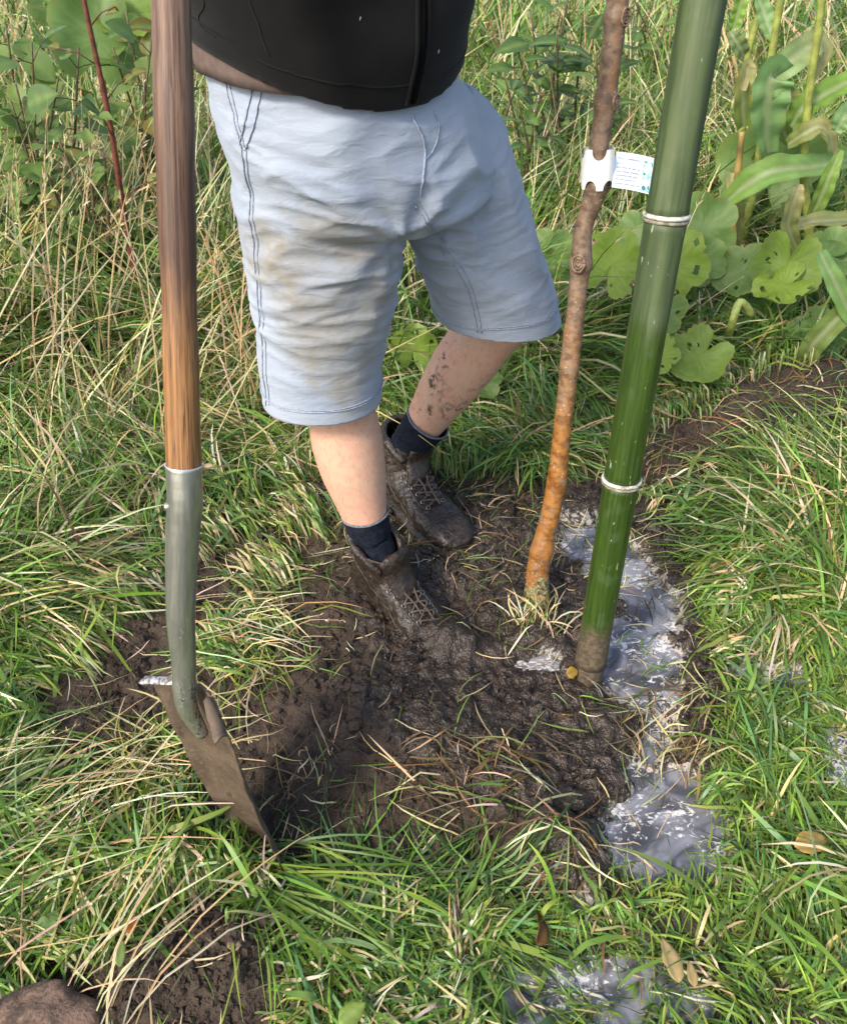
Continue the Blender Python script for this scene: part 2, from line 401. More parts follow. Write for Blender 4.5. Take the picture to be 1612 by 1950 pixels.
# loose crumbs of soil
RA_XY, LA_XY = (-.101, 1.283), (-.058, 1.612)
def lumps(n, cx, cy, size, squash=.8):
    ico_v, ico_f = ICO; V = []; k = len(ico_v)
    rot = rng.normal(size=(n, 3, 3)); q, _ = np.linalg.qr(rot)
    sc = size[:, None, None] * (1 + .34 * rng.normal(size=(n, k, 1)).clip(-1.9, 1.9))
    v = np.einsum('nij,nkj->nki', q, np.broadcast_to(ico_v, (n, k, 3)) * sc * np.array([1.2, 1, squash]))
    v[:, :, 0] += cx[:, None]; v[:, :, 1] += cy[:, None]; v[:, :, 2] += (gz(cx, cy) + size * .1)[:, None]
    f = (np.arange(n)[:, None, None] * k + np.asarray(ico_f)[None]).reshape(-1, 3)
    return v.reshape(-1, 3), f
bm = bmesh.new(); bmesh.ops.create_icosphere(bm, subdivisions=1, radius=1); bm.verts.ensure_lookup_table()
ICO = (np.array([v.co[:] for v in bm.verts]), [tuple(v.index for v in f.verts) for f in bm.faces]); bm.free()
cx = rng.uniform(-.9, 1.3, 130000); cy = rng.uniform(.4, 2.2, 130000)
mm_ = bil(GM, cx, cy) * (1 - bil(GPM, cx, cy)); cln = n2(cx, cy, 8, 12.0)
heap = np.exp(-((cx - hit(380, 1880)[0]) ** 2 + (cy - hit(380, 1880)[1]) ** 2) / .02)
wetf = np.clip(1.1 - sstep(.35, .1, np.hypot(cx - BASE[0], cy - BASE[1])), .15, 1)
keep = rng.random(130000) < (mm_ * np.clip(.25 + cln, .03, 1) * .55 * wetf + heap * .5)
cx, cy = cx[keep], cy[keep]; hp = heap[keep]
size = rng.lognormal(math.log(.0026), .5, len(cx)).clip(.001, .008) * (1 + .5 * hp)
# bigger clods in the middle of the dug patch and on the heap
bx_ = rng.uniform(-.75, .6, 9000); by_ = rng.uniform(.45, 1.6, 9000); bk = rng.random(9000) < bil(GM, bx_, by_) * (1 - bil(GPM, bx_, by_)) * np.clip(.02 + .4 * n2(bx_, by_, 6, 44.0), 0, .25)
for c_ in (RA_XY, (RA_XY[0] + .1, RA_XY[1] - .1), LA_XY, (LA_XY[0] + .1, LA_XY[1] - .1), hit(1120, 1285)[:2]): bk &= np.hypot(bx_ - c_[0], by_ - c_[1]) > .085
cx = np.concatenate([cx, bx_[bk]]); cy = np.concatenate([cy, by_[bk]]); size = np.concatenate([size, rng.lognormal(math.log(.0075), .4, bk.sum()).clip(.004, .015)])
v, f = lumps(len(cx), cx, cy, size)
cme = fast_mesh('soil_crumbs', v, np.zeros((0, 4), int), MAT['soil'], tris=f); WET = wetv.reshape(XX.shape)
cme.attributes.new('wet', 'FLOAT', 'POINT').data.foreach_set('value', bil(WET, v[:, 0], v[:, 1]).astype(np.float32))
cme.polygons.foreach_set('use_smooth', np.zeros(len(cme.polygons), bool))
crumbs = bpy.data.objects.new('soil_crumbs', cme); COL.objects.link(crumbs)
tag(crumbs, 'loose dark crumbs of dug soil', 'soil', kind='stuff')

# ================================================================== SPADE
def unit(v): v = np.asarray(v, float); return v / np.linalg.norm(v)
m, t, b, o = M_('weathered_ash_wood'); g = G(t)
c = g.coord((1, 1, .03)); c1 = g.coord(); z = g.sep(c1, 2)
gr = g.noise(c, 210, 4, .65, .2); gr2 = g.noise(c, 70, 3, .6); pat = g.noise(g.coord((1, 1, .3)), 22, 5)
lo = g.mix(g.ramp(gr, .35, .65), (.17, .075, .024), (.36, .18, .065))
up = g.mix(g.ramp(gr, .35, .65), (.105, .058, .038), (.25, .155, .10))
mid = g.mix(g.ramp(gr, .35, .65), (.065, .034, .021), (.16, .085, .050))
base = g.mix(g.ramp(g.math('ADD', z, g.math('MULTIPLY', g.math('SUBTRACT', pat, .5), .16)), .13, .22), lo, mid)
base = g.mix(g.ramp(g.math('ADD', z, g.math('MULTIPLY', g.math('SUBTRACT', pat, .5), .25)), .30, .46), base, up)
base = g.mix(g.ramp(gr2, .52, .75, 0, .65), base, (.05, .026, .014))
base = g.mix(g.ramp(g.noise(g.coord((1, 1, .025)), 480, 2, .6), .58, .68, 0, .7), base, (.03, .016, .01))
g.set(b.inputs['Base Color'], base); g.set(b.inputs['Roughness'], g.ramp(pat, .3, .7, .42, .65))
g.set(b.inputs['Normal'], g.bump(gr, .55, .0025)); MAT['wood'] = m

m, t, b, o = M_('worn_steel'); g = G(t); c = g.coord(); z = g.sep(c, 2)
scr = g.noise(g.coord((1, 1, .12)), 180, 4, .6); cross_s = g.noise(g.coord((.2, .2, 3)), 90, 4, .6)
sp = g.noise(c, 150, 5, .7); big = g.noise(c, 26, 4, .6)
steel = g.mix(g.ramp(scr, .3, .7), (.40, .42, .36), (.56, .58, .51))
mudlow = g.ramp(z, -.08, -.33, -.085, .045)
dm = g.ramp(g.math('ADD', g.math('ADD', g.math('MULTIPLY', sp, .6), g.math('MULTIPLY', big, .4)), mudlow), .575, .62)
g.set(b.inputs['Base Color'], g.mix(dm, steel, (.045, .030, .020)))
g.set(b.inputs['Metallic'], g.math('SUBTRACT', .88, g.math('MULTIPLY', dm, .88)))
g.set(b.inputs['Roughness'], g.math('ADD', g.ramp(cross_s, .3, .7, .29, .35), g.math('MULTIPLY', dm, .4)))
g.set(b.inputs['Normal'], g.bump(g.math('ADD', dm, g.math('MULTIPLY', scr, .1)), .35, .0015)); MAT['steel'] = m

m, t, b, o = M_('muddy_spade_steel'); g = G(t); c = g.coord()
n1 = g.noise(c, 16, 5); n2_ = g.noise(c, 170, 4, .65); n3 = g.noise(c, 45, 5, .6)
mudc = g.mix(g.ramp(n1, .35, .7), (.070, .048, .032), (.130, .094, .064))
mudc = g.mix(g.ramp(n2_, .5, .75, 0, .6), mudc, (.19, .145, .10))
mudc = g.mix(g.ramp(n3, .58, .70, 0, .85), mudc, (.045, .027, .017))
g.set(b.inputs['Base Color'], mudc); b.inputs['Roughness'].default_value = .62; b.inputs['Metallic'].default_value = .1
g.set(b.inputs['Normal'], g.bump(g.math('ADD', n2_, n3), .5, .002)); MAT['blade'] = m
MAT['bright'] = mat_simple('bright_worn_edge', (.66, .66, .68), .35, .25, 160, .4, .001, .7)
m, t, b, o = M_('scuffed_tread'); g = G(t); c = g.coord(); n_ = g.noise(c, 120, 4, .65)
g.set(b.inputs['Base Color'], g.mix(g.ramp(n_, .42, .58), (.12, .09, .07), (.42, .42, .44))); b.inputs['Roughness'].default_value = .45; b.inputs['Metallic'].default_value = .4; MAT['tread'] = m

tip = hit(505, 1628, -.01)
SA = atd(325, -20, .80); SB = atd(350, 890, .98); SK = atd(344, 1165, 1.06); SP = atd(354, 1338, 1.125)
up_dir = unit(SA - SB); SA_top = SB + up_dir * .78
spade = empty('digging_spade', (tip[0], tip[1], 0), 'long wooden-handled spade with a steel socket and muddy blade stuck in the soil', 'spade')
n = 60; hp_ = np.linspace(0, 1, n)[:, None]; pts = SB - up_dir * .03 + (SA_top - SB + up_dir * .03) * hp_
rad = .0194 - .0004 * hp_[:, 0] + .0006 * np.sin(hp_[:, 0] * 17) + .0004 * np.sin(hp_[:, 0] * 41)
v, f = tube(pts, rad, 28); v += (noise(v * np.array([90, 90, 6])) * .0005)[:, None] * (v - np.repeat(pts, 28, 0)) / .02
mk('handle', v, f, MAT['wood'], spade, axis=(SB, up_dir))
# D-shaped grip at the top of the handle, above the picture
gl = unit(np.cross(up_dir, [0, 1, 0])); gt = SA_top
gp_ = [gt - up_dir * .01, gt + up_dir * .04 + gl * .03, gt + up_dir * .1 + gl * .055, gt + up_dir * .13 + gl * .055, gt + up_dir * .135,
       gt + up_dir * .13 - gl * .055, gt + up_dir * .1 - gl * .055, gt + up_dir * .04 - gl * .03, gt - up_dir * .01]
gp2, = resample(gp_, 50); v, f = tube(gp2, .013, 12); mk('grip', v, f, MAT['wood'], spade)
# socket: straight ferrule, then the crank, tapering into the blade
sp_, sr = resample([SB + up_dir * .004, SB - up_dir * .045, SB * .5 + SK * .5, SK, SK * .5 + SP * .5, SP, SP * .82 + tip * .18], 70,
                   [.0208, .0205, .0198, .0180, .0160, .0140, .009])
v, f = tube(sp_, sr, 32, cap=True)
bump_d = noise(v * 60) * .0003; ctr = np.repeat(sp_, 32, 0); v = v + (v - ctr) / np.linalg.norm(v - ctr, axis=1)[:, None] * bump_d[:, None]
socket = mk('socket', v, f, MAT['steel'], spade, axis=(SB, unit(SB - SP)))
socket_top = spade
rp = SB + up_dir * .003; a_ = np.linspace(0, 2 * math.pi, 33)
T_, U_, W_ = frames([rp, rp + up_dir]); ringp = [rp + .0208 * (math.cos(q) * U_[0] + math.sin(q) * W_[0]) for q in a_]
v, f = tube(ringp, .0013, 8); mk('socket_rim', v, f, MAT['bright'], spade)
rv = SB - up_dir * .048; rd = unit(np.array([-1, -.35, 0]) - up_dir * np.dot([-1, -.35, 0], up_dir))
v, f = tube([rv + rd * .019, rv + rd * .021, rv + rd * .023, rv + rd * .0241], [.0052, .0054, .0044, .002], 14); mk('rivet', v, f, MAT['steel'], spade)
# clods of mud stuck on the socket
for (px, py, s) in ((338, 1160, .010), (346, 1150, .007), (350, 1270, .006), (337, 1190, .007)):
    dd_ = np.linalg.norm(sp_ - 0, axis=1) * 0; q = atd(px, py, 1.135 + (py - 1165) * .00036)
    k = np.argmin(np.linalg.norm(sp_ - q, axis=1)); dv = unit(q - sp_[k]); base_p = sp_[k] + dv * sr[k]
    vv, ff = ICO; vv = vv * s * np.array([1.0, .7, 1.3]) * (1 + .3 * rng.normal(size=(len(vv), 1)).clip(-1, 1)); mk('mud_clod', vv * .55 + base_p - dv * s * .25, ff, MAT['soil'], spade)
# blade: dished plate with turned treads
ax_ = unit(tip - SP); rightv = np.array([1., 0, 0]); upv = np.array([0, sP, cP]); fwd = np.array([0, cP, -sP])
Wv = np.array([.72, -.66, .18]); Wv = unit(Wv - ax_ * Wv.dot(ax_)); Nv = unit(np.cross(Wv, ax_))
if Nv.dot(fwd) > 0: Nv = -Nv            # the face towards the camera
BL = np.linalg.norm(tip - SP) + .045; nu, nv_ = 26, 40; V = []; thick = .0026
for side in (1, -1):
    for j in range(nv_):
        tq = j / (nv_ - 1)
        hw = .090 - .018 * tq - (.040 * max(0, (tq - .6) / .4) ** 2)
        for i in range(nu):
            u = -1 + 2 * i / (nu - 1)
            top_drop = .010 * (1 - abs(u)) * (1 - tq)
            p = SP + ax_ * (tq * BL + .004 - top_drop - .035 * max(0, abs(u) - .5) * (tq ** 3)) + Wv * u * hw
            p = p + Nv * (-.026 * (1 - u * u) * (1 - .25 * tq) + .010 * math.sin(tq * math.pi) + side * thick / 2)
            V.append(p)
F = []
for s_ in range(2):
    bofs = s_ * nu * nv_
    for j in range(nv_ - 1):
        for i in range(nu - 1):
            a = bofs + j * nu + i; q = (a, a + 1, a + nu + 1, a + nu); F.append(q if s_ == 0 else q[::-1])
off = nu * nv_
for i in range(nu - 1):
    F.append((i, i + off, i + 1 + off, i + 1)); a = (nv_ - 1) * nu + i; F.append((a, a + 1, a + 1 + off, a + off))
for j in range(nv_ - 1):
    a = j * nu; F.append((a, a + nu, a + nu + off, a + off)); a = j * nu + nu - 1; F.append((a, a + off, a + nu + off, a + nu))
V = np.array(V); V = V + Nv[None] * (noise(V * 22) * .0035 + noise(V * 90) * .0012)[:, None]; blade = mk('blade', V, F, MAT['blade'], spade)
for sgn in (-1, 1):                      # the two treads, folded forward at the top edge
    V = []; F = []; k = 14
    for i in range(k):
        u = sgn * (.30 + .74 * i / (k - 1)); hw = .088
        p0 = SP + ax_ * (.002 - .010 * (1 - abs(u))) + Wv * u * hw + Nv * (-.026 * (1 - min(1, u * u)))
        wd = .011 + .007 * min(1, i / 5); lift = -ax_ * .004
        p1 = p0 + Nv * wd * .35 * 1.0 + lift * 1.4; p2 = p0 + Nv * wd + lift * .6
        for p in (p0, p1, p2): V += [p, p + ax_ * .0032]
    for i in range(k - 1):
        for a, bb in ((0, 2), (2, 4)):
            F.append((i * 6 + a, i * 6 + bb, i * 6 + 6 + bb, i * 6 + 6 + a)); F.append((i * 6 + a + 1, i * 6 + 7 + a, i * 6 + 7 + bb, i * 6 + bb + 1))
        F.append((i * 6, i * 6 + 6, i * 6 + 7, i * 6 + 1)); F.append((i * 6 + 4, i * 6 + 5, i * 6 + 11, i * 6 + 10))
    F.append((0, 1, 3, 2)); F.append((2, 3, 5, 4)); e = (k - 1) * 6; F.append((e, e + 2, e + 3, e + 1)); F.append((e + 2, e + 4, e + 5, e + 3))
    mk('tread', V, F, MAT['tread'] if sgn < 0 else MAT['blade'], blade)

# ================================================================== BAMBOO STAKE
B0 = hit(1120, 1285); B1 = atd(1345, -40, 1.03); bd = unit(B1 - B0)
def on_bamboo(px, py):
    best = None
    for s in np.linspace(-.2, 1.6, 1800):
        p = B0 + bd * s; D = p[1] * cP - (p[2] - CAM_H) * sP; yy = CY - FPX * (p[1] * sP + (p[2] - CAM_H) * cP) / D
        if best is None or abs(yy - py) < best[0]: best = (abs(yy - py), s)
    return best[1]
WETLINE = on_bamboo(0, 625)
m, t, b, o = M_('bamboo_skin'); g = G(t); c = g.coord(); z = g.sep(c, 2)
st = g.noise(g.coord((1, 1, .03)), 240, 4, .65); st2 = g.noise(g.coord((1, 1, .07)), 60, 3, .6); nz = g.noise(c, 24, 5, .6)
wetg = g.mix(g.ramp(st, .3, .7), (.014, .034, .004), (.042, .078, .010))
bloom = g.mix(g.ramp(st2, .35, .65), (.032, .054, .017), (.078, .108, .041))
bloom = g.mix(g.ramp(st, .5, .8, 0, .5), bloom, (.095, .11, .065))
zz = g.math('ADD', z, g.math('ADD', g.math('MULTIPLY', g.math('SUBTRACT', nz, .5), .04), g.math('MULTIPLY', g.math('SUBTRACT', st2, .5), .10)))
col = g.mix(g.ramp(zz, WETLINE - .03, WETLINE + .035), wetg, bloom)
col = g.mix(g.ramp(g.math('MULTIPLY', st2, g.ramp(nz, .4, .6)), .42, .6, 0, .14), col, (.13, .16, .11))
sc2 = g.ramp(g.noise(g.coord((1, 1, .3)), 150, 3, .55), .685, .71); col = g.mix(g.math('MULTIPLY', sc2, .6), col, (.42, .46, .36))
mudm = g.ramp(g.math('ADD', z, g.math('MULTIPLY', g.math('SUBTRACT', nz, .5), .16)), .15, .09)
mudcol = g.mix(g.ramp(g.noise(c, 120, 4), .35, .7), (.05, .036, .022), (.115, .085, .052))
col = g.mix(mudm, col, mudcol)
g.set(b.inputs['Base Color'], col)
g.set(b.inputs['Roughness'], g.math('ADD', g.ramp(zz, WETLINE, WETLINE + .02, .36, .55), g.math('MULTIPLY', mudm, .4)))
g.set(b.inputs['Normal'], g.bump(g.math('ADD', g.math('MULTIPLY', st, .4), g.math('MULTIPLY', mudm, .6)), .25, .002)); MAT['bamboo'] = m
m, t, b, o = M_('bamboo_node_ring'); g = G(t); c = g.coord(); n_ = g.noise(c, 130, 4)
g.set(b.inputs['Base Color'], g.mix(g.ramp(n_, .45, .7), (.52, .52, .46), (.18, .165, .12))); b.inputs['Roughness'].default_value = .6
g.set(b.inputs['Normal'], g.bump(n_, .4, .001)); MAT['node'] = m; MAT['node2'] = mat_simple('bamboo_node_scar', (.20, .18, .13), .7, .5, 160, .5, .002)
bam = empty('bamboo_stake', (B0[0], B0[1], 0), 'thick green bamboo stake with white node rings driven into the mud', 'stake')
s_nodes = [-.16, on_bamboo(0, 1262), on_bamboo(0, 915), on_bamboo(0, 412), on_bamboo(0, 412) + .36, on_bamboo(0, 412) + .66]
rb = .0288
for k in range(len(s_nodes) - 1):
    s0, s1 = s_nodes[k], s_nodes[k + 1]; q = np.linspace(0, 1, 26)
    rr = rb * (1 + .045 * np.exp(-(q / .035) ** 2) + .05 * np.exp(-((1 - q) / .03) ** 2) - .012 * np.sin(q * math.pi)); rr *= (1.0 if k else .92)
    v, f = tube(B0 + bd * (s0 + (s1 - s0) * q)[:, None], rr, 40, cap=True); mk('culm', v, f, MAT['bamboo'], bam, axis=(B0, bd))
    if 1 < k + 1 < 5 and k >= 1:
        for ds, r_, th in ((.0020, 1.030, .0034), (-.0042, 1.026, .0028)):
            cpt = B0 + bd * (s1 + ds); T_, U_, W_ = frames([cpt, cpt + bd])
            v, f = tube([cpt + rb * r_ * (math.cos(q_) * U_[0] + math.sin(q_) * W_[0]) for q_ in np.linspace(0, 2 * math.pi, 49)], th, 8)
            mk('node_ring', v, f, MAT['node' if ds > 0 else 'node2'], bam)

# ================================================================== YOUNG PEAR TREE
m, t, b, o = M_('young_bark'); g = G(t); c = g.coord(); z = g.sep(c, 2)
n1 = g.noise(c, 11, 4); n2_ = g.noise(c, 45, 5, .6); hs = g.noise(g.coord((.8, .8, 1.2)), 60, 5, .65)
orange = g.mix(g.ramp(hs, .35, .65), (.15, .056, .012), (.34, .15, .036))
brown = g.mix(g.ramp(hs, .35, .65), (.105, .066, .042), (.27, .18, .115))
col = g.mix(g.ramp(g.math('ADD', z, g.math('MULTIPLY', g.math('SUBTRACT', n1, .5), .5)), .30, .62), orange, brown)
col = g.mix(g.ramp(g.noise(g.coord((1, 1, .35)), 26, 3), .50, .66, 0, .55), col, (.31, .145, .055))
col = g.mix(g.ramp(n2_, .50, .72, 0, .6), col, (.20, .17, .135))
len_ = g.voro(g.coord((1, 1, 1.5)), 85); spots = g.math('MULTIPLY', g.ramp(g.math('ADD', len_, g.math('MULTIPLY', n2_, .15)), .27, .15), g.ramp(n1, .38, .56))
col = g.mix(g.math('MULTIPLY', spots, .75), col, (.62, .55, .44))
g.set(b.inputs['Base Color'], col); g.set(b.inputs['Roughness'], g.ramp(z, .35, .75, .24, .5))
hb = g.math('ADD', g.math('MULTIPLY', hs, .6), g.math('MULTIPLY', spots, .4)); g.set(b.inputs['Normal'], g.bump(hb, .5, .0016)); MAT['bark'] = m
m, t, b, o = M_('mossy_graft'); g = G(t); c = g.coord(); v_ = g.noise(g.coord((1, 1, 1.2)), 130, 5, .75, .6); v2 = g.noise(c, 30, 4)
col = g.mix(g.ramp(v_, .42, .58), (.040, .042, .015), (.34, .29, .13)); col = g.mix(g.ramp(v2, .48, .62), col, (.30, .125, .035))
g.set(b.inputs['Base Color'], col); b.inputs['Roughness'].default_value = .55; g.set(b.inputs['Normal'], g.bump(v_, .9, .006)); MAT['graft'] = m
MAT['scar'] = mat_simple('branch_scar', (.20, .135, .085), .75, .5, 140, .8, .003)
tp = [(1022, 1215, 54), (1022, 1150, 49), (1023, 1090, 46), (1034, 1035, 42), (1047, 980, 40), (1059, 920, 39), (1068, 840, 37), (1078, 750, 37), (1087, 670, 37),
      (1095, 600, 37), (1101, 540, 38), (1106, 495, 41), (1109, 440, 37), (1120, 405, 38), (1133, 365, 44), (1139, 320, 41), (1140, 275, 40), (1150, 215, 41), (1158, 150, 41),
      (1163, 110, 42), (1170, 50, 44), (1176, 0, 45), (1180, -60, 45), (1195, -200, 44)]
Dt = lambda py: 1.28 + py / 1150 * .473
tw = [atd(px, py, Dt(py)) for px, py, w_ in tp]; tr_ = [w_ / 2 * .94 * Dt(py) / FPX for px, py, w_ in tp]
tw += [tw[-1] + np.array([.03, .03, .3]), tw[-1] + np.array([.05, .02, .62])]; tr_ += [.015, .010]
tpts, trad = resample(tw, 190, tr_)
tree = empty('young_pear_tree', (tpts[0][0], tpts[0][1], 0), 'slender young fruit tree trunk with knobbly orange-brown bark planted in the mud', 'tree')
def at_trunk(py):
    yy = np.array([CY - FPX * (p[1] * sP + (p[2] - CAM_H) * cP) / (p[1] * cP - (p[2] - CAM_H) * sP) for p in tpts]); return int(np.argmin(np.abs(yy - py)))
for py, amp in ((500, .0035), (28, .003), (195, .0028), (360, .003), (700, .0015), (905, .0015), (640, .0015), (1050, .003)):
    k = at_trunk(py); trad = trad + amp * np.exp(-((np.arange(190) - k) / 2.2) ** 2)
v, f = tube(tpts, trad, 28); ctr = np.repeat(tpts, 28, 0); dr = (v - ctr) / np.linalg.norm(v - ctr, axis=1)[:, None]
v = v + dr * (noise(v * 70) * .0006 + noise(v * 24) * .0006)[:, None]
kg = at_trunk(1062)
trunk = mk('trunk', v, f, MAT['bark'], tree)
gpnt = tpts[:kg + 1]; qg = np.linspace(0, 1, kg + 1); grad = trad[:kg + 1] * np.interp(qg, [0, .25, .7, 1], [1.28, 1.10, 1.03, .90]) + .0012 * (1 - qg)
v, f = tube(gpnt, grad, 30); ctr = np.repeat(gpnt, 30, 0); dr = (v - ctr) / np.linalg.norm(v - ctr, axis=1)[:, None]
v = v + dr * (noise(v * 130) * .002 + noise(v * 45) * .002)[:, None]; mk('graft_collar', v, f, MAT['graft'], trunk)
for py, sx, r_ in ((505, -.2, .0105), (28, .75, .009), (197, .85, .0085), (345, .9, .010)):
    k = at_trunk(py); view = unit(np.array([0, 0, CAM_H]) - tpts[k]); sd_ = unit(np.cross(np.array([0, 0, 1.]), view))
    dv = unit(view * math.sqrt(max(.05, 1 - sx * sx)) + sd_ * sx); cpt = tpts[k] + dv * (trad[k] * .93)
    T_, U_, W_ = frames([cpt, cpt + dv])
    for rr_, th in ((1.0, .0022), (.62, .0018), (.28, .002)):
        v, f = tube([cpt + dv * .0015 + r_ * rr_ * (math.cos(q_) * U_[0] + 1.35 * math.sin(q_) * W_[0]) for q_ in np.linspace(0, 2 * math.pi, 25)], th, 8); mk('branch_scar', v, f, MAT['scar'], trunk)
# a few limbs with leaves above the picture
def leaf_mesh(name, L, W, fold=.25, curl=.2, col=(.10, .19, .04), nL=7, tooth=0.0, vein=(.16, .26, .07), seed=0, mat=None):
    r_ = random.Random(seed); V = []; C = []; F = []; ns = 5
    for j in range(nL + 1):
        tq = j / nL; wj = W * .5 * (math.sin(math.pi * min(1, tq ** .75 * .985 + .012)) ** .8)
        for i in range(ns):
            u = -1 + 2 * i / (ns - 1); te = 1 + tooth * r_.uniform(-1, 1) * abs(u)
            V.append((u * wj * te, tq * L, abs(u) * wj * fold - curl * L * tq * tq + .02 * L * r_.uniform(-1, 1) * abs(u)))
            k = .85 + .3 * r_.random(); C.append([q * k for q in (vein if i == 2 else col)])
    for j in range(nL):
        for i in range(ns - 1):
            a = j * ns + i; F.append((a, a + 1, a + ns + 1, a + ns))
    me = bpy.data.meshes.new(name); me.from_pydata(V, [], F); me.materials.append(mat or MAT['leaf'])
    me.polygons.foreach_set('use_smooth', np.ones(len(F), bool))
    ca = me.color_attributes.new('Col', 'FLOAT_COLOR', 'POINT'); ca.data.foreach_set('color', np.hstack([np.array(C), np.ones((len(C), 1))]).ravel()); me.update()
    return me
def put(name, me, parent, loc, y_dir, z_hint=(0, 0, 1), scale=1.0):
    """instance of a shared mesh: local +Y along y_dir"""
    y = unit(y_dir); zz_ = np.asarray(z_hint, float); zz_ = zz_ - y * zz_.dot(y)
    if np.linalg.norm(zz_) < 1e-4: zz_ = np.array([1., 0, 0]) - y * y[0]
    zz_ = unit(zz_); x = np.cross(y, zz_)
    o = bpy.data.objects.new(name, me); COL.objects.link(o)
    Mx = Matrix(((x[0], y[0], zz_[0], 0), (x[1], y[1], zz_[1], 0), (x[2], y[2], zz_[2], 0), (0, 0, 0, 1)))
    lc = np.asarray(loc, float) - (ORG[parent] if parent is not None else 0)
    o.matrix_local = Matrix.Translation(lc) @ Mx @ Matrix.Diagonal((scale, scale, scale, 1))
    if parent is not None: o.parent = parent
    return o
plf = leaf_mesh('pear_leaf', .07, .04, .2, .15, (.06, .13, .03))
for k in range(5):
    i0 = 189 - k * 6; d_ = unit([math.cos(k * 2.4), math.sin(k * 2.4) * .8 + .2, 1.0]); q = [tpts[i0], tpts[i0] + d_ * .12, tpts[i0] + d_ * .26 + np.array([0, 0, .05])]
    v, f = tube(resample(q, 8)[0], np.linspace(.006, .0025, 8), 7); lb_ = mk('limb', v, f, MAT['bark'], tree)
    for j in range(6):
        put('leaf', plf, lb_, q[1] + (q[2] - q[1]) * j / 5, [math.cos(j * 2.4), math.sin(j * 2.4), .3])

# ------------------------------------------------------------------ plant label tied round the trunk
MAT['paper'] = mat_simple('label_paper', (.88, .87, .83), .5, .05, 40, .05)
MAT['card'] = mat_simple('label_card', (.70, .78, .86), .35, .04, 40, 0)
MAT['ink'] = mat_simple('grey_ink', (.10, .12, .16), .6, .1, 40, 0)
MAT['ink2'] = mat_simple('pale_ink', (.30, .34, .40), .6, .1, 40, 0)
m, t, b, o = M_('pear_picture'); g = G(t); c = g.coord(); n_ = g.noise(c, 150, 3, .5)
g.set(b.inputs['Base Color'], g.mix(g.ramp(n_, .4, .6), (.20, .48, .50), (.62, .85, .86))); b.inputs['Roughness'].default_value = .35; MAT['pic'] = m
MAT['pear'] = mat_simple('printed_pear', (.55, .80, .80), .35, .2, 90, 0); MAT['pearsh'] = mat_simple('printed_pear_dark', (.06, .18, .20), .35, .3, 90, 0)
kt = at_trunk(318)
lab = empty('plant_label', tpts[kt], 'white plant label wrapped round the young tree trunk with a printed card', 'label')
k0, k1 = at_trunk(361), at_trunk(279); view = unit(np.array([0, 0, CAM_H]) - tpts[kt]); axd = unit(tpts[k1] - tpts[k0]); hgt = np.linalg.norm(tpts[k1] - tpts[k0])
sdv = unit(np.cross(axd, view)); viewp = np.cross(sdv, axd); cc = .5 * (tpts[k0] + tpts[k1]); R_ = max(trad[k0:k1 + 1]) + .0035
V = []; na, nh = 140, 9
for i in range(na):
    a = -math.pi * .98 + 2 * math.pi * .98 * i / (na - 1)
    # die-cut notches along the top and bottom edges
    hump = lambda q, w_: math.sqrt(max(0, 1 - (q / w_) ** 2))
    topn = -.32 * hump(a - .05, .46) - .32 * hump(a - 1.55, .46) - .3 * hump(a + 1.5, .46)
    botn = .30 * hump(a + .42, .44) + .30 * hump(a - .85, .42) + .3 * hump(a + 1.7, .46)
    rr = R_ * (1.02 + .14 * max(0, math.sin(a * 1.0)) ** 2 + .05 * math.sin(a * 3 + .5))
    for j in range(nh):
        lo_, hi_ = -.5 + botn * .8, .5 + topn * .8; s = lo_ + (hi_ - lo_) * j / (nh - 1)
        V.append(cc + axd * s * hgt + rr * (math.cos(a) * viewp + math.sin(a) * sdv))
F = [(i * nh + j, i * nh + nh + j, i * nh + nh + j + 1, i * nh + j + 1) for i in range(na - 1) for j in range(nh - 1)]
mk('label_wrap', V, F, MAT['paper'], lab)
Dl = Dt(320) - .008
c00, c10, c11, c01 = atd(1164, 356, Dl), atd(1243, 372, Dl + .012), atd(1253, 303, Dl + .022), atd(1173, 288, Dl + .010)
def cpt_(u, v_, off=0.0):
    p = (c00 * (1 - u) + c10 * u) * (1 - v_) + (c01 * (1 - u) + c11 * u) * v_
    nn = unit(np.cross(c10 - c00, c01 - c00)); nn = nn if nn.dot(view) > 0 else -nn
    return p + nn * (off + .003 * math.sin(u * math.pi))
def quadpatch(name, u0, v0, u1, v1, off, mat, parent, nu=8):
    V = []
    for i in range(nu + 1):
        u = u0 + (u1 - u0) * i / nu; V += [cpt_(u, v0, off), cpt_(u, v1, off)]
    return mk(name, V, [(2 * i, 2 * i + 2, 2 * i + 3, 2 * i + 1) for i in range(nu)], mat, parent)
V = []; nn_ = 12
for off in (0, -.0006):
    for i in range(nn_ + 1):
        for v_ in (0, 1): V.append(cpt_(i / nn_, v_, off))
F = []; h2 = 2 * (nn_ + 1)
for i in range(nn_):
    F += [(2 * i, 2 * i + 2, 2 * i + 3, 2 * i + 1), (h2 + 2 * i, h2 + 2 * i + 1, h2 + 2 * i + 3, h2 + 2 * i + 2), (2 * i, h2 + 2 * i, h2 + 2 * i + 2, 2 * i + 2), (2 * i + 1, 2 * i + 3, h2 + 2 * i + 3, h2 + 2 * i + 1)]
F += [(0, 1, h2 + 1, h2), (2 * nn_, h2 + 2 * nn_, h2 + 2 * nn_ + 1, 2 * nn_ + 1)]
card = mk('card', V, F, MAT['card'], lab, smooth=False)
quadpatch('picture', .655, .03, .985, .86, .0004, MAT['pic'], card)
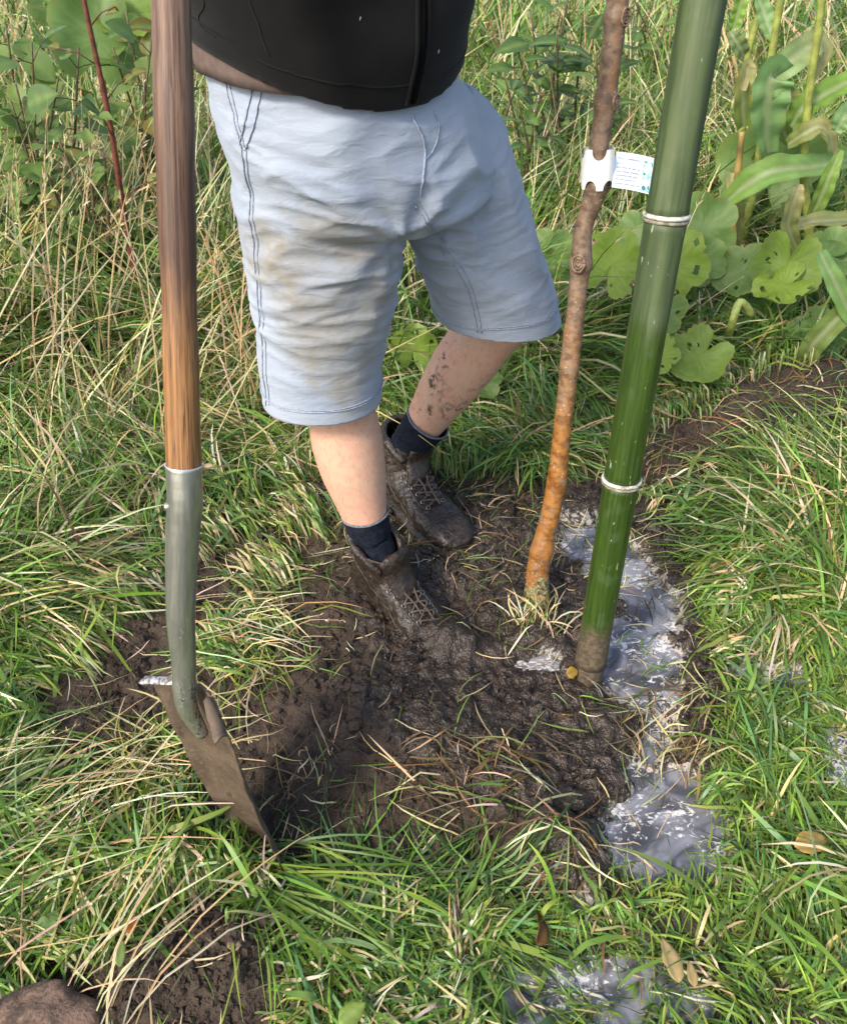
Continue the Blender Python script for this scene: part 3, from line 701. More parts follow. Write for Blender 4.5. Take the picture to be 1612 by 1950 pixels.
def disc(name, cu, cv, ru, rv_, off, mat):
    V = [cpt_(cu, cv, off)] + [cpt_(cu + ru * math.cos(a) * (1 - .35 * max(0, math.sin(a))), cv + rv_ * math.sin(a), off) for a in np.linspace(0, 2 * math.pi, 20, endpoint=False)]
    mk(name, V, [(0, i, i % 20 + 1) for i in range(1, 21)], mat, card)
for cu, cv in ((.75, .64), (.90, .70), (.75, .28), (.90, .30)):
    disc('printed_pear', cu, cv, .075, .17, .0007, MAT['pear'])
for cu, cv, ru, rv_ in ((.70, .50, .03, .035), (.73, .12, .05, .07), (.84, .16, .02, .06), (.70, .83, .03, .02), (.86, .78, .015, .07)):
    disc('printed_shade', cu, cv, ru, rv_, .0010, MAT['pearsh'])
def text_mesh(name, s, u0, v0, hv, mat):
    cu = bpy.data.curves.new('t', 'FONT'); cu.body = s; cu.size = 1; ob = bpy.data.objects.new('t', cu); COL.objects.link(ob)
    dg = bpy.context.evaluated_depsgraph_get(); me = bpy.data.meshes.new_from_object(ob.evaluated_get(dg))
    V = [cpt_(u0 + v.co.x * hv * .78, v0 + v.co.y * hv, .0006) for v in me.vertices]; F = [tuple(p.vertices) for p in me.polygons]
    bpy.data.objects.remove(ob); mk(name, V, F, mat, card, smooth=False)
text_mesh('heading_print', 'Pyrus - Conference', .05, .80, .085, MAT['ink'])
text_mesh('line_print', 'Edible', .05, .655, .075, MAT['ink2'])
for k, (v_, lens) in enumerate(((.55, (.1, .13, .06, .1, .07)), (.44, (.13, .16, .2)), (.33, (.26, .1, .1)), (.22, (.11, .07, .17, .05)), (.10, (.2, .12, .12, .07)))):
    u = .045
    for ln in lens: quadpatch('print_line', u, v_, u + ln, v_ + .042, .0005, MAT['ink2'], card, 3); u += ln + .022

# ================================================================== THE PERSON
FA = R(35); Fd = np.array([math.sin(FA), -math.cos(FA), 0]); Lv = np.array([math.cos(FA), math.sin(FA), 0]); ZU = np.array([0, 0, 1.])
RH, LH = np.array([-.155, 1.295, .87]), np.array([.028, 1.408, .87])
RK, RA = np.array([-.150, 1.320, .475]), np.array([-.101, 1.283, .095])
LK, LA = np.array([.176, 1.552, .505]), np.array([-.058, 1.612, .105])
person = empty('person', (-.07, 1.38, 0), 'person in black zip jacket, pale blue shorts and muddy boots standing in the trodden mud', 'person')

# skin, with flecks of mud on the bent leg
m, t, b, o = M_('skin'); g = G(t); c = g.coord(); po = ORG[person]
n1 = g.noise(c, 9, 4); n2_ = g.noise(c, 55, 4, .6); n3 = g.noise(c, 300, 3, .6)
col = g.mix(g.ramp(n1, .35, .68), (.58, .375, .265), (.60, .345, .245)); col = g.mix(g.ramp(n2_, .42, .72, 0, .55), col, (.60, .28, .20)); col = g.mix(g.ramp(g.noise(g.coord((1, 1, .22)), 420, 2), .60, .74, 0, .30), col, (.22, .12, .07))
kn = g.ramp(g.dist(c, np.array([-.115, 1.26, .455]) - po), .075, .03); col = g.mix(g.math('MULTIPLY', kn, .2), col, (.55, .25, .18))
sp = g.noise(g.coord((1, 1, .8)), 62, 5, .66, .9)
d1 = g.dist(c, hit(830, 730, .36) - po + np.array([0, -.02, 0])); d1 = g.dist(c, np.array([.045, 1.53, .335]) - po, (1, 1, 1))
reg = g.ramp(d1, .17, .045, 0, .20); left = g.ramp(g.sep(c, 1), .135, .175)
mm = g.math('MULTIPLY', g.ramp(g.math('ADD', sp, reg), .705, .73), left)
mm = g.math('MULTIPLY', mm, g.ramp(d1, .19, .13)); mm = g.math('MULTIPLY', mm, g.ramp(g.noise(g.coord(loc=(.13, .2, .4)), 17, 2), .44, .56))
col = g.mix(mm, col, (.028, .017, .012))
g.set(b.inputs['Base Color'], col); g.set(b.inputs['Roughness'], g.ramp(n2_, .3, .7, .48, .6)); b.inputs['Specular IOR Level'].default_value = .35
b.inputs['Subsurface Weight'].default_value = .0; b.inputs['Subsurface Radius'].default_value = (.012, .005, .003); b.inputs['Subsurface Scale'].default_value = 1.0
g.set(b.inputs['Normal'], g.bump(g.math('ADD', g.math('MULTIPLY', n3, .6), g.math('ADD', n2_, g.math('MULTIPLY', mm, 2.0))), .14, .002)); MAT['skin'] = m

def lerp(a, b_, t_): return np.asarray(a) * (1 - t_) + np.asarray(b_) * t_
back = -Fd
def leg(H, K, A, bend_back):
    sh = A - K; bb = unit(bend_back - unit(sh) * np.dot(bend_back, unit(sh)))
    p = [H + np.array([0, 0, .06]), H, lerp(H, K, .5), lerp(H, K, .88), K, lerp(K, A, .14) + bb * .010, lerp(K, A, .30) + bb * .016, lerp(K, A, .48) + bb * .013,
         lerp(K, A, .68) + bb * .006, lerp(K, A, .84), A, A - np.array([0, 0, .05])]
    r = [.050, .062, .070, .064, .062, .061, .067, .063, .049, .040, .038, .036]
    q, rr = resample(p, 44, r); return tube(q, rr, 28)
parts = [leg(RH, RK, RA, back), leg(LH, LK, LA, unit([-.5, .6, 0]))]
tc = np.array([-.115, 1.335, 0])
tor = [(.84, .15, .11), (.92, .16, .12), (1.02, .15, .125), (1.15, .155, .13), (1.3, .18, .125), (1.42, .17, .11), (1.48, .11, .09), (1.52, .06, .06), (1.60, .055, .058), (1.63, .06, .065)]
parts.append(ell_rings([(tc + ZU * z_, Lv * a, Fd * b_) for z_, a, b_ in tor], 36))
hc = tc + np.array([0, 0, 1.70]) + Fd * .02
hr = [(-.13, .02, .03, .05), (-.115, .045, .06, .03), (-.08, .058, .078, .015), (-.03, .068, .09, 0), (.03, .074, .097, -.005), (.075, .066, .088, -.01), (.105, .045, .06, -.012), (.122, .012, .02, -.012)]
parts.append(ell_rings([(hc + ZU * z_ + Fd * f_, Lv * a, Fd * b_) for z_, a, b_, f_ in hr], 32))
parts.append(ell_rings([(hc + Fd * (.075 + k * .012) + ZU * (-.015 - k * .012), Lv * (.007 + .004 * k), ZU * (.008 + .003 * k)) for k in range(3)], 14))      # nose
for s in (-1, 1): parts.append(ell_rings([(hc + Lv * s * (.068 + .006 * k) - Fd * (.002 + .004 * k) - ZU * .005, Fd * (.010 + .004 * k), ZU * (.022 + .005 * k)) for k in range(3)], 14))   # ears
arms = {}
for s in (-1, 1):
    S_ = tc + Lv * s * .185 + ZU * 1.40; E = tc + Lv * s * .29 - Fd * .08 + ZU * 1.27; Wr = tc + Lv * s * .15 + Fd * .15 + ZU * 1.17
    arms[s] = (S_, E, Wr); q, rr = resample([S_ - Lv * s * .06, S_, lerp(S_, E, .5), E, lerp(E, Wr, .4), Wr, Wr - Lv * s * .06 + Fd * .02 - ZU * .015], 30, [.05, .052, .046, .041, .04, .03, .034])
    parts.append(tube(q, rr, 18))
V, F, N = voxel_union(parts, .0065, 7)
body = mk('body', V, F, MAT['skin'], person)
Vb = V; Nb = N; ks = np.where((Vb[:, 2] > .17) & (Vb[:, 2] < .55) & (Vb[:, 0] > -.3))[0]; ks = rng.choice(ks, 2600); jit = rng.normal(0, .003, (2600, 3))
hp0 = Vb[ks] + jit * .6 - Nb[ks] * (jit * Nb[ks]).sum(1)[:, None] * .6; dn = np.array([0, 0, -1.]) + rng.normal(0, .45, (2600, 3)); dn -= Nb[ks] * (dn * Nb[ks]).sum(1)[:, None]; dn /= np.linalg.norm(dn, axis=1)[:, None]
ln_ = rng.uniform(.006, .013, (2600, 1)); sdh = np.cross(dn, Nb[ks]) * .00011; h1 = hp0 + dn * ln_ * .5 + Nb[ks] * .0018; h2_ = hp0 + dn * ln_ + Nb[ks] * .0022
hv_ = np.stack([hp0 - sdh, hp0 + sdh, h1 + sdh, h1 - sdh, h2_ + sdh * .3, h2_ - sdh * .3], 1).reshape(-1, 3); hb_ = np.arange(2600)[:, None] * 6
MAT['leghair'] = mat_simple('leg_hair', (.10, .06, .035), .6, .2, 50, 0); tag(mk('leg_hair', hv_, np.vstack([hb_ + [0, 1, 2, 3], hb_ + [3, 2, 4, 5]]), MAT['leghair'], person), kind='stuff')
# hair, out of the picture
MAT['hair'] = mat_simple('brown_hair', (.06, .04, .025), .7, .4, 120, .6, .004)
hv = [(-.05, .072, .07, -.035), (0, .078, .092, -.022), (.045, .081, .101, -.012), (.085, .073, .094, -.012), (.115, .050, .066, -.013), (.133, .014, .022, -.013)]
v, f = ell_rings([(hc + ZU * z_ + Fd * f_, Lv * a, Fd * b_) for z_, a, b_, f_ in hv], 32); mk('hair', v + (noise(v * 60) * .004)[:, None], f, MAT['hair'], person)

# ------------------------------------------------------------------ shorts
m, t, b, o = M_('faded_blue_cotton'); g = G(t); c = g.coord()
n1 = g.noise(c, 6, 4); n2_ = g.noise(c, 22, 5, .6); wv1 = g.noise(g.coord((1, 1, 1)), 900, 2); fine = g.noise(g.coord((1, 1, 3)), 170, 4)
blue = g.mix(g.ramp(n1, .3, .7), (.272, .322, .405), (.330, .375, .445)); blue = g.mix(g.ramp(fine, .35, .7, 0, .25), blue, (.39, .415, .48))
st1 = g.ramp(g.math('ADD', g.dist(c, np.array([-.13, 1.19, .68]) - po, (1.25, .6, .72)), g.math('MULTIPLY', g.math('SUBTRACT', n2_, .5), .16)), .15, .07)
st2 = g.ramp(g.math('ADD', g.dist(c, np.array([-.125, 1.215, .54]) - po, (1.6, .6, .8)), g.math('MULTIPLY', g.math('SUBTRACT', n2_, .5), .12)), .09, .03)
st3 = g.ramp(g.math('ADD', g.dist(c, np.array([-.225, 1.20, .76]) - po, (1.3, .6, 1.3)), g.math('MULTIPLY', g.math('SUBTRACT', n2_, .5), .14)), .10, .03)
st = g.math('MAXIMUM', g.math('MAXIMUM', g.math('MULTIPLY', st1, .75), g.math('MULTIPLY', st2, .75)), st3)
st = g.math('MULTIPLY', st, g.ramp(g.noise(c, 14, 5, .65), .30, .60, .35, 1.0))
col = g.mix(st, blue, (.255, .232, .185)); g.set(b.inputs['Base Color'], col)
b.inputs['Roughness'].default_value = .85; b.inputs['Specular IOR Level'].default_value = .2; b.inputs['Sheen Weight'].default_value = .15
fold_n = g.noise(g.coord((1, 1, 2.6)), 26, 4, .55, .5)
g.set(b.inputs['Normal'], g.bump(g.math('ADD', g.math('MULTIPLY', wv1, .05), g.math('MULTIPLY', fold_n, .9)), .42, .007)); MAT['cotton'] = m
MAT['stitch'] = mat_simple('seam_thread', (.29, .335, .42), .85, .3, 300, .3, .001)

pel = [(1.03, .170, .155, .150, (-.134, 1.322)), (.98, .178, .165, .16, (-.129, 1.325)), (.92, .194, .178, .175, (-.112, 1.330)), (.86, .204, .178, .18, (-.092, 1.337)), (.80, .20, .165, .172, (-.075, 1.345)), (.765, .13, .105, .13, (-.066, 1.35)), (.745, .06, .04, .07, (-.06, 1.355))]
a64 = np.linspace(0, 2 * math.pi, 64, endpoint=False)
Vp = np.vstack([np.array([cxy[0], cxy[1], z_]) + np.cos(a64)[:, None] * Lv * a + np.sin(a64)[:, None] * Fd * np.where(np.sin(a64) > 0, bf, bb)[:, None] for z_, a, bf, bb, cxy in pel])
pelvis = (Vp, ring_faces(len(pel), 64))
Xv, Yv = np.array([1., 0, 0]), np.array([0, 1., 0])
rl = [(.90, -.165, 1.300, .118, .112), (.82, -.160, 1.302, .128, .124), (.74, -.158, 1.306, .126, .122), (.66, -.163, 1.311, .120, .116), (.58, -.171, 1.315, .112, .108), (.50, -.179, 1.318, .107, .101), (.45, -.182, 1.319, .108, .101), (.41, -.182, 1.319, .108, .101)]
RHEM = np.array([-.182, 1.319, .452])
rleg = ell_rings([(np.array([x, y, z_]), Xv * ru + ZU * .012 * (z_ < .5), Yv * rv_ - ZU * .0) for z_, x, y, ru, rv_ in rl], 56, 2.15)
ld = unit(np.array([.148, 1.528, .492]) - np.array([.038, 1.420, .85])); lu = unit(Xv - ld * Xv.dot(ld)); lw = np.cross(ld, lu)
LHEM = np.array([.140, 1.507, .520])
ll = [(-.20, .060, .070), (-.10, .082, .092), (-.0, .096, .108), (.15, .100, .112), (.4, .103, .110), (.65, .107, .110), (.85, .112, .110), (1.0, .116, .112), (1.25, .118, .112)]
lleg = ell_rings([(lerp([.038, 1.420, .85], LHEM, q), lu * ru, lw * rv_) for q, ru, rv_ in ll], 56, 2.15)
V, F, N = voxel_union([pelvis, rleg, lleg], .0044, 26)
LN = unit([.12, .0, 1.0])
def cut_hems(V, F):
    me = bpy.data.meshes.new('t'); me.from_pydata(np.asarray(V).tolist(), [], F); bm = bmesh.new(); bm.from_mesh(me); bpy.data.meshes.remove(me)
    for co, no, sel in ((RHEM, ZU, lambda c: c.x < -.015 and c.z < .6), (LHEM, LN, lambda c: c.x > -.015 and c.z < .66)):
        fs = [f for f in bm.faces if sel(f.calc_center_median())]; ge = list({e for f in fs for e in f.edges}); gv = list({v for f in fs for v in f.verts})
        bmesh.ops.bisect_plane(bm, geom=fs + ge + gv, plane_co=tuple(co), plane_no=tuple(no), clear_inner=True)
    bm.verts.ensure_lookup_table(); bm.verts.index_update()
    V2 = np.array([v.co[:] for v in bm.verts]); F2 = [tuple(v.index for v in f.verts) for f in bm.faces]; bm.free(); return V2, F2
V, F = cut_hems(V, F)
# folds: creases running across the thighs, drag lines from the crotch
def warp(p, s, k): return np.stack([noise(p * s + k), noise(p * s + k + 31.7), noise(p * s + k + 77.1)], 1)
wp = V + warp(V, 7, 3.0) * .035
isL = np.clip((V[:, 0] - .02) / .06, 0, 1)
cr = noise(wp * np.array([6, 6, 26]) + 5); cr2 = noise(wp * np.array([9, 9, 46]) + 15.0); lg = noise(V * 8 + 40)
sdL = (V - LHEM).dot(ld)
crL = noise(np.stack([(wp[:, 0] * .8 + wp[:, 2] * .6) * 24, wp[:, 1] * 8, (wp[:, 0] * -.6 + wp[:, 2] * .8) * 7], 1) + 9)
crot = np.array([-.03, 1.23, .78]); dc = np.linalg.norm(V - crot, axis=1); ang = np.arctan2(V[:, 2] - crot[2], V[:, 0] - crot[0])
radf = np.sin(ang * 9 + 2 * lg) * np.exp(-((dc - .09) / .07) ** 2)
hemd = np.where(V[:, 0] < -.015, V[:, 2] - RHEM[2], (V - LHEM).dot(LN)); fade = sstep(.005, .09, hemd) * (.35 + .65 * sstep(1.0, .93, V[:, 2]))
sharp = lambda q: np.sign(q) * np.abs(q) ** .8
ridge = lambda q, k=2.2: np.clip(1 - np.abs(q) * k, 0, 1) ** 1.6
r1 = ridge(noise(wp * np.array([5, 5, 17]) + 71)); r2 = ridge(noise(wp * np.array([8, 8, 30]) + 91)); r3 = ridge(noise(np.stack([(wp[:, 0] * .75 + wp[:, 2] * .66) * 17, wp[:, 1] * 6, (wp[:, 2] * .75 - wp[:, 0] * .66) * 5], 1) + 51))
fold = (1 - isL) * (.0018 * sharp(cr) + .0012 * cr2 + (.0038 * r1 + .0024 * r2) * sstep(.50, .66, V[:, 2]) * (.3 + .7 * sstep(-.29, -.22, V[:, 0])) + .0022 * r1 + .0012 * r2) + isL * (.0026 * crL + .0012 * cr2 + .0062 * r3 + .002 * r2) + .0035 * lg + .0030 * radf - .002
V = V + vnormals(V, F) * (fold * fade)[:, None]
# fly and crotch seam press in
cs = np.exp(-(((V - np.array([-.012, 1.2, 0])).dot(Lv)) / .012) ** 2) * sstep(.70, .74, V[:, 2]) * sstep(.9, .8, V[:, 2]) * ((V - np.array([-.07, 1.34, 0])).dot(Fd) > 0)
V = V - (cs * .006)[:, None] * vnormals(V, F)
shorts = mk('shorts', V, F, MAT['cotton'], person)
shorts.modifiers.new('thickness', 'SOLIDIFY').thickness = .003
tree_s = bvh(V, F)
def seam(name, pts, r_=.0010, off=.0012, parent=shorts, mat='stitch', tr=None, n=60, ns=5):
    q, = resample(pts, n); q = np.array([snap(tr or tree_s, p, off) for p in q]); v, f = tube(q, r_, ns); return mk(name, v, f, MAT[mat], parent)
def ray_on(px, py, tr=None):
    d_ = unit(atd(px, py, 1.0) - np.array([0, 0, CAM_H])); h, n_, i, dd = (tr or tree_s).ray_cast(Vector((0, 0, CAM_H)), Vector(d_))
    return np.array(h) if h is not None else None
def seam_px(name, pix, **k):
    p = [ray_on(*q) for q in pix]; p = [q for q in p if q is not None]
    if len(p) > 2: return seam(name, p, **k)
ringR = lambda dz, rad=.13: [RHEM + np.array([math.cos(a) * rad, math.sin(a) * rad, dz]) for a in np.linspace(0, 2 * math.pi, 24)]
seam('hem_stitching', ringR(.027), n=120); seam('hem_stitching', ringR(.031), n=120, r_=.0009)
ringL = lambda dd: [LHEM + LN * dd + .13 * (math.cos(a) * Xv + math.sin(a) * Yv) for a in np.linspace(0, 2 * math.pi, 24)]
seam('hem_stitching', ringL(.027), n=120); seam('hem_stitching', ringL(.031), n=120, r_=.0009)
seam_px('side_seam', [(430, 150), (440, 200), (455, 260), (462, 300), (468, 340), (478, 430), (490, 560), (500, 680), (507, 772)], r_=.0010)
seam_px('side_seam', [(437, 150), (447, 200), (462, 262), (469, 300), (475, 345), (485, 430), (497, 560), (507, 680), (513, 772)], r_=.0007)
seam_px('pocket_edge', [(482, 150), (476, 190), (467, 230), (457, 268)], r_=.0014)
seam_px('pocket_edge', [(500, 155), (493, 195), (484, 235), (474, 268), (466, 285)], r_=.0012)
seam_px('fly_seam', [(782, 215), (790, 235), (802, 258), (808, 285), (808, 300)], r_=.0018)
seam_px('fly_seam', [(826, 210), (834, 235), (832, 262), (822, 288), (810, 302)], r_=.0011)
seam_px('crotch_seam', [(808, 300), (806, 325), (803, 350), (800, 372)], r_=.0018)
seam_px('inseam', [(790, 392), (812, 430), (840, 470), (868, 510), (890, 550), (903, 600), (909, 632)], r_=.0013)
seam_px('inseam', [(797, 388), (820, 425), (848, 465), (876, 505), (898, 547), (911, 598), (917, 632)], r_=.0010)

# ------------------------------------------------------------------ t-shirt and jacket
m, t, b, o = M_('black_fleece'); g = G(t); c = g.coord(); n1 = g.noise(c, 420, 3, .6); n2_ = g.noise(c, 12, 4)
g.set(b.inputs['Base Color'], g.mix(g.ramp(n2_, .3, .7), (.0036, .0036, .0037), (.0062, .0062, .0063))); b.inputs['Roughness'].default_value = .95
b.inputs['Specular IOR Level'].default_value = .12; b.inputs['Sheen Weight'].default_value = .06; b.inputs['Sheen Roughness'].default_value = .6
g.set(b.inputs['Normal'], g.bump(g.math('ADD', g.math('MULTIPLY', n1, .3), n2_), .25, .004)); MAT['fleece'] = m
MAT['black'] = mat_simple('black_seam', (.003, .003, .003), .9, .3, 100, .2, .003, 0, .05)
MAT['tee'] = mat_simple('brown_jersey', (.120, .088, .076), .9, .15, 60, .25, .002, 0, .15)
MAT['lint'] = mat_simple('white_lint', (.7, .7, .65), .9, .1, 50, 0)
def trunk_loft(rings, ns=72):
    a = np.linspace(0, 2 * math.pi, ns, endpoint=False); c_, s_ = np.cos(a), np.sin(a); V = []
    for z_, la, bf, bb, cxy, sag in rings:
        p = np.array([cxy[0], cxy[1], z_]) + c_[:, None] * Lv * la + s_[:, None] * Fd * np.where(s_ > 0, bf, bb)[:, None]
        p[:, 2] -= sag * np.clip(s_, 0, 1) ** 1.5; V.append(p)
    return np.vstack(V), ring_faces(len(rings), ns)
tee = trunk_loft([(.996, .188, .176, .176, (-.129, 1.326), .012), (1.01, .187, .173, .172, (-.130, 1.325), .012), (1.03, .182, .168, .164, (-.131, 1.324), .01), (1.07, .172, .16, .15, (-.132, 1.322), 0)])
v, f = tee; f = [q for q in f if len(q) == 4]; v = v + vnormals(v, f) * (noise(v * np.array([22, 22, 5])) * .004)[:, None]
ts = mk('t_shirt', v, f, MAT['tee'], person); ts.modifiers.new('thickness', 'SOLIDIFY').thickness = .002
jr = [(1.034, .190, .186, .164, (-.131, 1.323), .072), (1.055, .194, .193, .166, (-.132, 1.322), .070), (1.072, .197, .202, .170, (-.133, 1.321), .056), (1.098, .198, .210, .172, (-.134, 1.320), .03),
      (1.15, .200, .210, .168, (-.134, 1.320), 0), (1.25, .205, .195, .165, (-.128, 1.325), 0), (1.36, .212, .170, .155, (-.12, 1.33), 0), (1.44, .19, .14, .13, (-.118, 1.333), 0), (1.49, .12, .10, .10, (-.116, 1.335), 0), (1.54, .085, .085, .085, (-.115, 1.335), 0)]
parts = [trunk_loft(jr)]
for s in (-1, 1):
    S_, E, Wr = arms[s]; q, rr = resample([S_ - Lv * s * .08, S_, lerp(S_, E, .5), E, lerp(E, Wr, .45), Wr, Wr - Lv * s * .07 + Fd * .035 - ZU * .01], 34, [.075, .082, .07, .062, .056, .05, .045]); parts.append(tube(q, rr, 22))
V, F, N = voxel_union(parts, .0062, 6)
wp = V + warp(V, 6, 8.0) * .03
V = V + vnormals(V, F) * ((.006 * ridge(noise(wp * np.array([5, 5, 11]) + 23), 2.0) - .003 + .005 * noise(wp * np.array([7, 7, 16]) + 2) + .006 * noise(wp * 9 + 60)) * sstep(.96, 1.05, V[:, 2]))[:, None]
jacket = mk('jacket', V, F, MAT['fleece'], person)
tree_j = bvh(V, F)
def front_line(dl, z0, z1, n=30):
    out = []
    for z_ in np.linspace(z0, z1, n):
        oo = np.array([-.124, 1.327, z_]) + Lv * dl; h, n_, i, dd = tree_j.ray_cast(Vector(oo + Fd * .5), Vector(-Fd))
        if h is not None: out.append(np.array(h) + Fd * .001)
    return out
for dl, r_, nm in ((-.007, .0022, 'zip_placket'), (.009, .0022, 'zip_placket')):
    q = front_line(dl + .0, .972, 1.5); v, f = tube(resample(q, 60)[0], r_, 8); zp = mk(nm, v, f, MAT['fleece'], jacket)
q = front_line(.0015, .974, 1.5); v, f = tube(resample(q, 60)[0], .0028, 6); mk('zip', v, f, MAT['black'], jacket)
a = np.linspace(-.4, math.pi + .4, 60); ring = [np.array([-.123, 1.327, 1.058 - .070 * max(0, math.sin(q)) ** 1.5]) + math.cos(q) * Lv * .24 + math.sin(q) * Fd * .22 for q in a]
seam('hem_seam', ring, r_=.0013, off=.0002, parent=jacket, mat='fleece', tr=tree_j, n=120, ns=6)
for pix in ([(470, -40), (478, 10), (492, 45), (500, 75), (512, 105)], [(392, -30), (388, 10), (378, 30), (384, 50), (410, 70)]):
    p = [ray_on(*q, tr=tree_j) for q in pix]; p = [q for q in p if q is not None]
    if len(p) > 2: seam('pocket_seam', p, r_=.0012, off=.0, parent=jacket, mat='fleece', tr=tree_j, n=40, ns=6)
for px, py in ((685, 35), (834, 98)):
    p = ray_on(px, py, tr=tree_j)
    if p is not None: v, f = tube([p + np.array([0, -.001, -.002]), p + np.array([.0005, -.002, .0005]), p + np.array([.001, -.001, .002])], .0004, 5); mk('lint', v, f, MAT['lint'], jacket)

# ------------------------------------------------------------------ socks and boots
m, t, b, o = M_('navy_knit'); g = G(t); c = g.coord(); n1 = g.noise(c, 90, 4); rib = g.noise(g.coord((1, 1, .15)), 420, 2)
g.set(b.inputs['Base Color'], g.mix(g.ramp(n1, .3, .7), (.006, .008, .014), (.014, .018, .030))); b.inputs['Roughness'].default_value = .95; b.inputs['Specular IOR Level'].default_value = .15
g.set(b.inputs['Normal'], g.bump(g.math('ADD', rib, n1), .35, .0025)); MAT['sock'] = m
MAT['socktrim'] = mat_simple('grey_sock_trim', (.13, .145, .18), .95, .3, 200, .5, .002, 0, .15)
def sock(A, up, h_, r0, r1, sl=.35):
    ax = unit(up); q = np.linspace(-.03, h_, 22); pts = A + ax * q[:, None] + np.clip(.045 - q, 0, 1)[:, None] * np.array([sl, -sl, 0]); rr = np.interp(q, [-.03, .02, h_], [r0 * .8, r0 * .97, r1])
    v, f = tube(pts, rr, 36); f = f[:-2]; T_, U_, W_ = frames(pts); ctr = np.repeat(pts, 36, 0)
    v = v + (v - ctr) * (noise(v * np.array([20, 20, 60])) * .05)[:, None]
    so = mk('sock', v, f, MAT['sock'], person); so.modifiers.new('thickness', 'SOLIDIFY').thickness = .0015
    tp_ = v[-36:]; tp_ = np.vstack([tp_, tp_[:1]]); vv, ff = tube(tp_, .0022, 6); mk('sock_trim', vv, ff, MAT['socktrim'], so)
sock(RA + np.array([0, 0, -.0]), lerp(RA, RK, .3) - RA, .105, .0415, .0455)
sock(LA, lerp(LA, LK, .35) - LA, .135, .041, .052, .02)

def boot_mat(name, wetness):
    m, t, b, o = M_(name); g = G(t); c = g.coord(); n1 = g.noise(c, 30, 5, .6); n2_ = g.noise(c, 110, 5, .65); wr = g.noise(g.coord((1, 1, 1.5)), 65, 5, .6, 1.0)
    col = g.mix(g.ramp(wr, .35, .65), (.012, .0082, .006), (.042, .029, .021)); mudm = g.ramp(n1, .48 - .06 * wetness, .62)
    mud = g.mix(g.ramp(n2_, .35, .7), (.014, .010, .008), (.045, .030, .020)); col = g.mix(g.math('MULTIPLY', mudm, .9), col, mud)
    g.set(b.inputs['Base Color'], col); g.set(b.inputs['Roughness'], g.math('ADD', g.ramp(mudm, 0, 1,   .38, .24 - .08 * wetness), g.math('MULTIPLY', n2_, .10)))
    g.set(b.inputs['Normal'], g.bump(g.math('ADD', wr, g.math('ADD', g.math('MULTIPLY', n2_, .5), g.math('MULTIPLY', mudm, .5))), .6, .004)); return m
MAT['bootR'] = boot_mat('brown_boot_leather', .2); MAT['bootL'] = boot_mat('wet_muddy_leather', 1.0)
MAT['sole'] = mat_simple('muddy_sole', (.016, .012, .009), .55, .5, 60, .8, .006)
MAT['lining'] = mat_simple('boot_lining', (.045, .037, .029), .45, .35, 60, .5, .003); MAT['lace'] = mat_simple('brown_lace', (.085, .062, .048), .75, .5, 500, .6, .001)
MAT['eyelet'] = mat_simple('eyelet_metal', (.24, .21, .19), .35, .3, 100, .1, .001, .8)
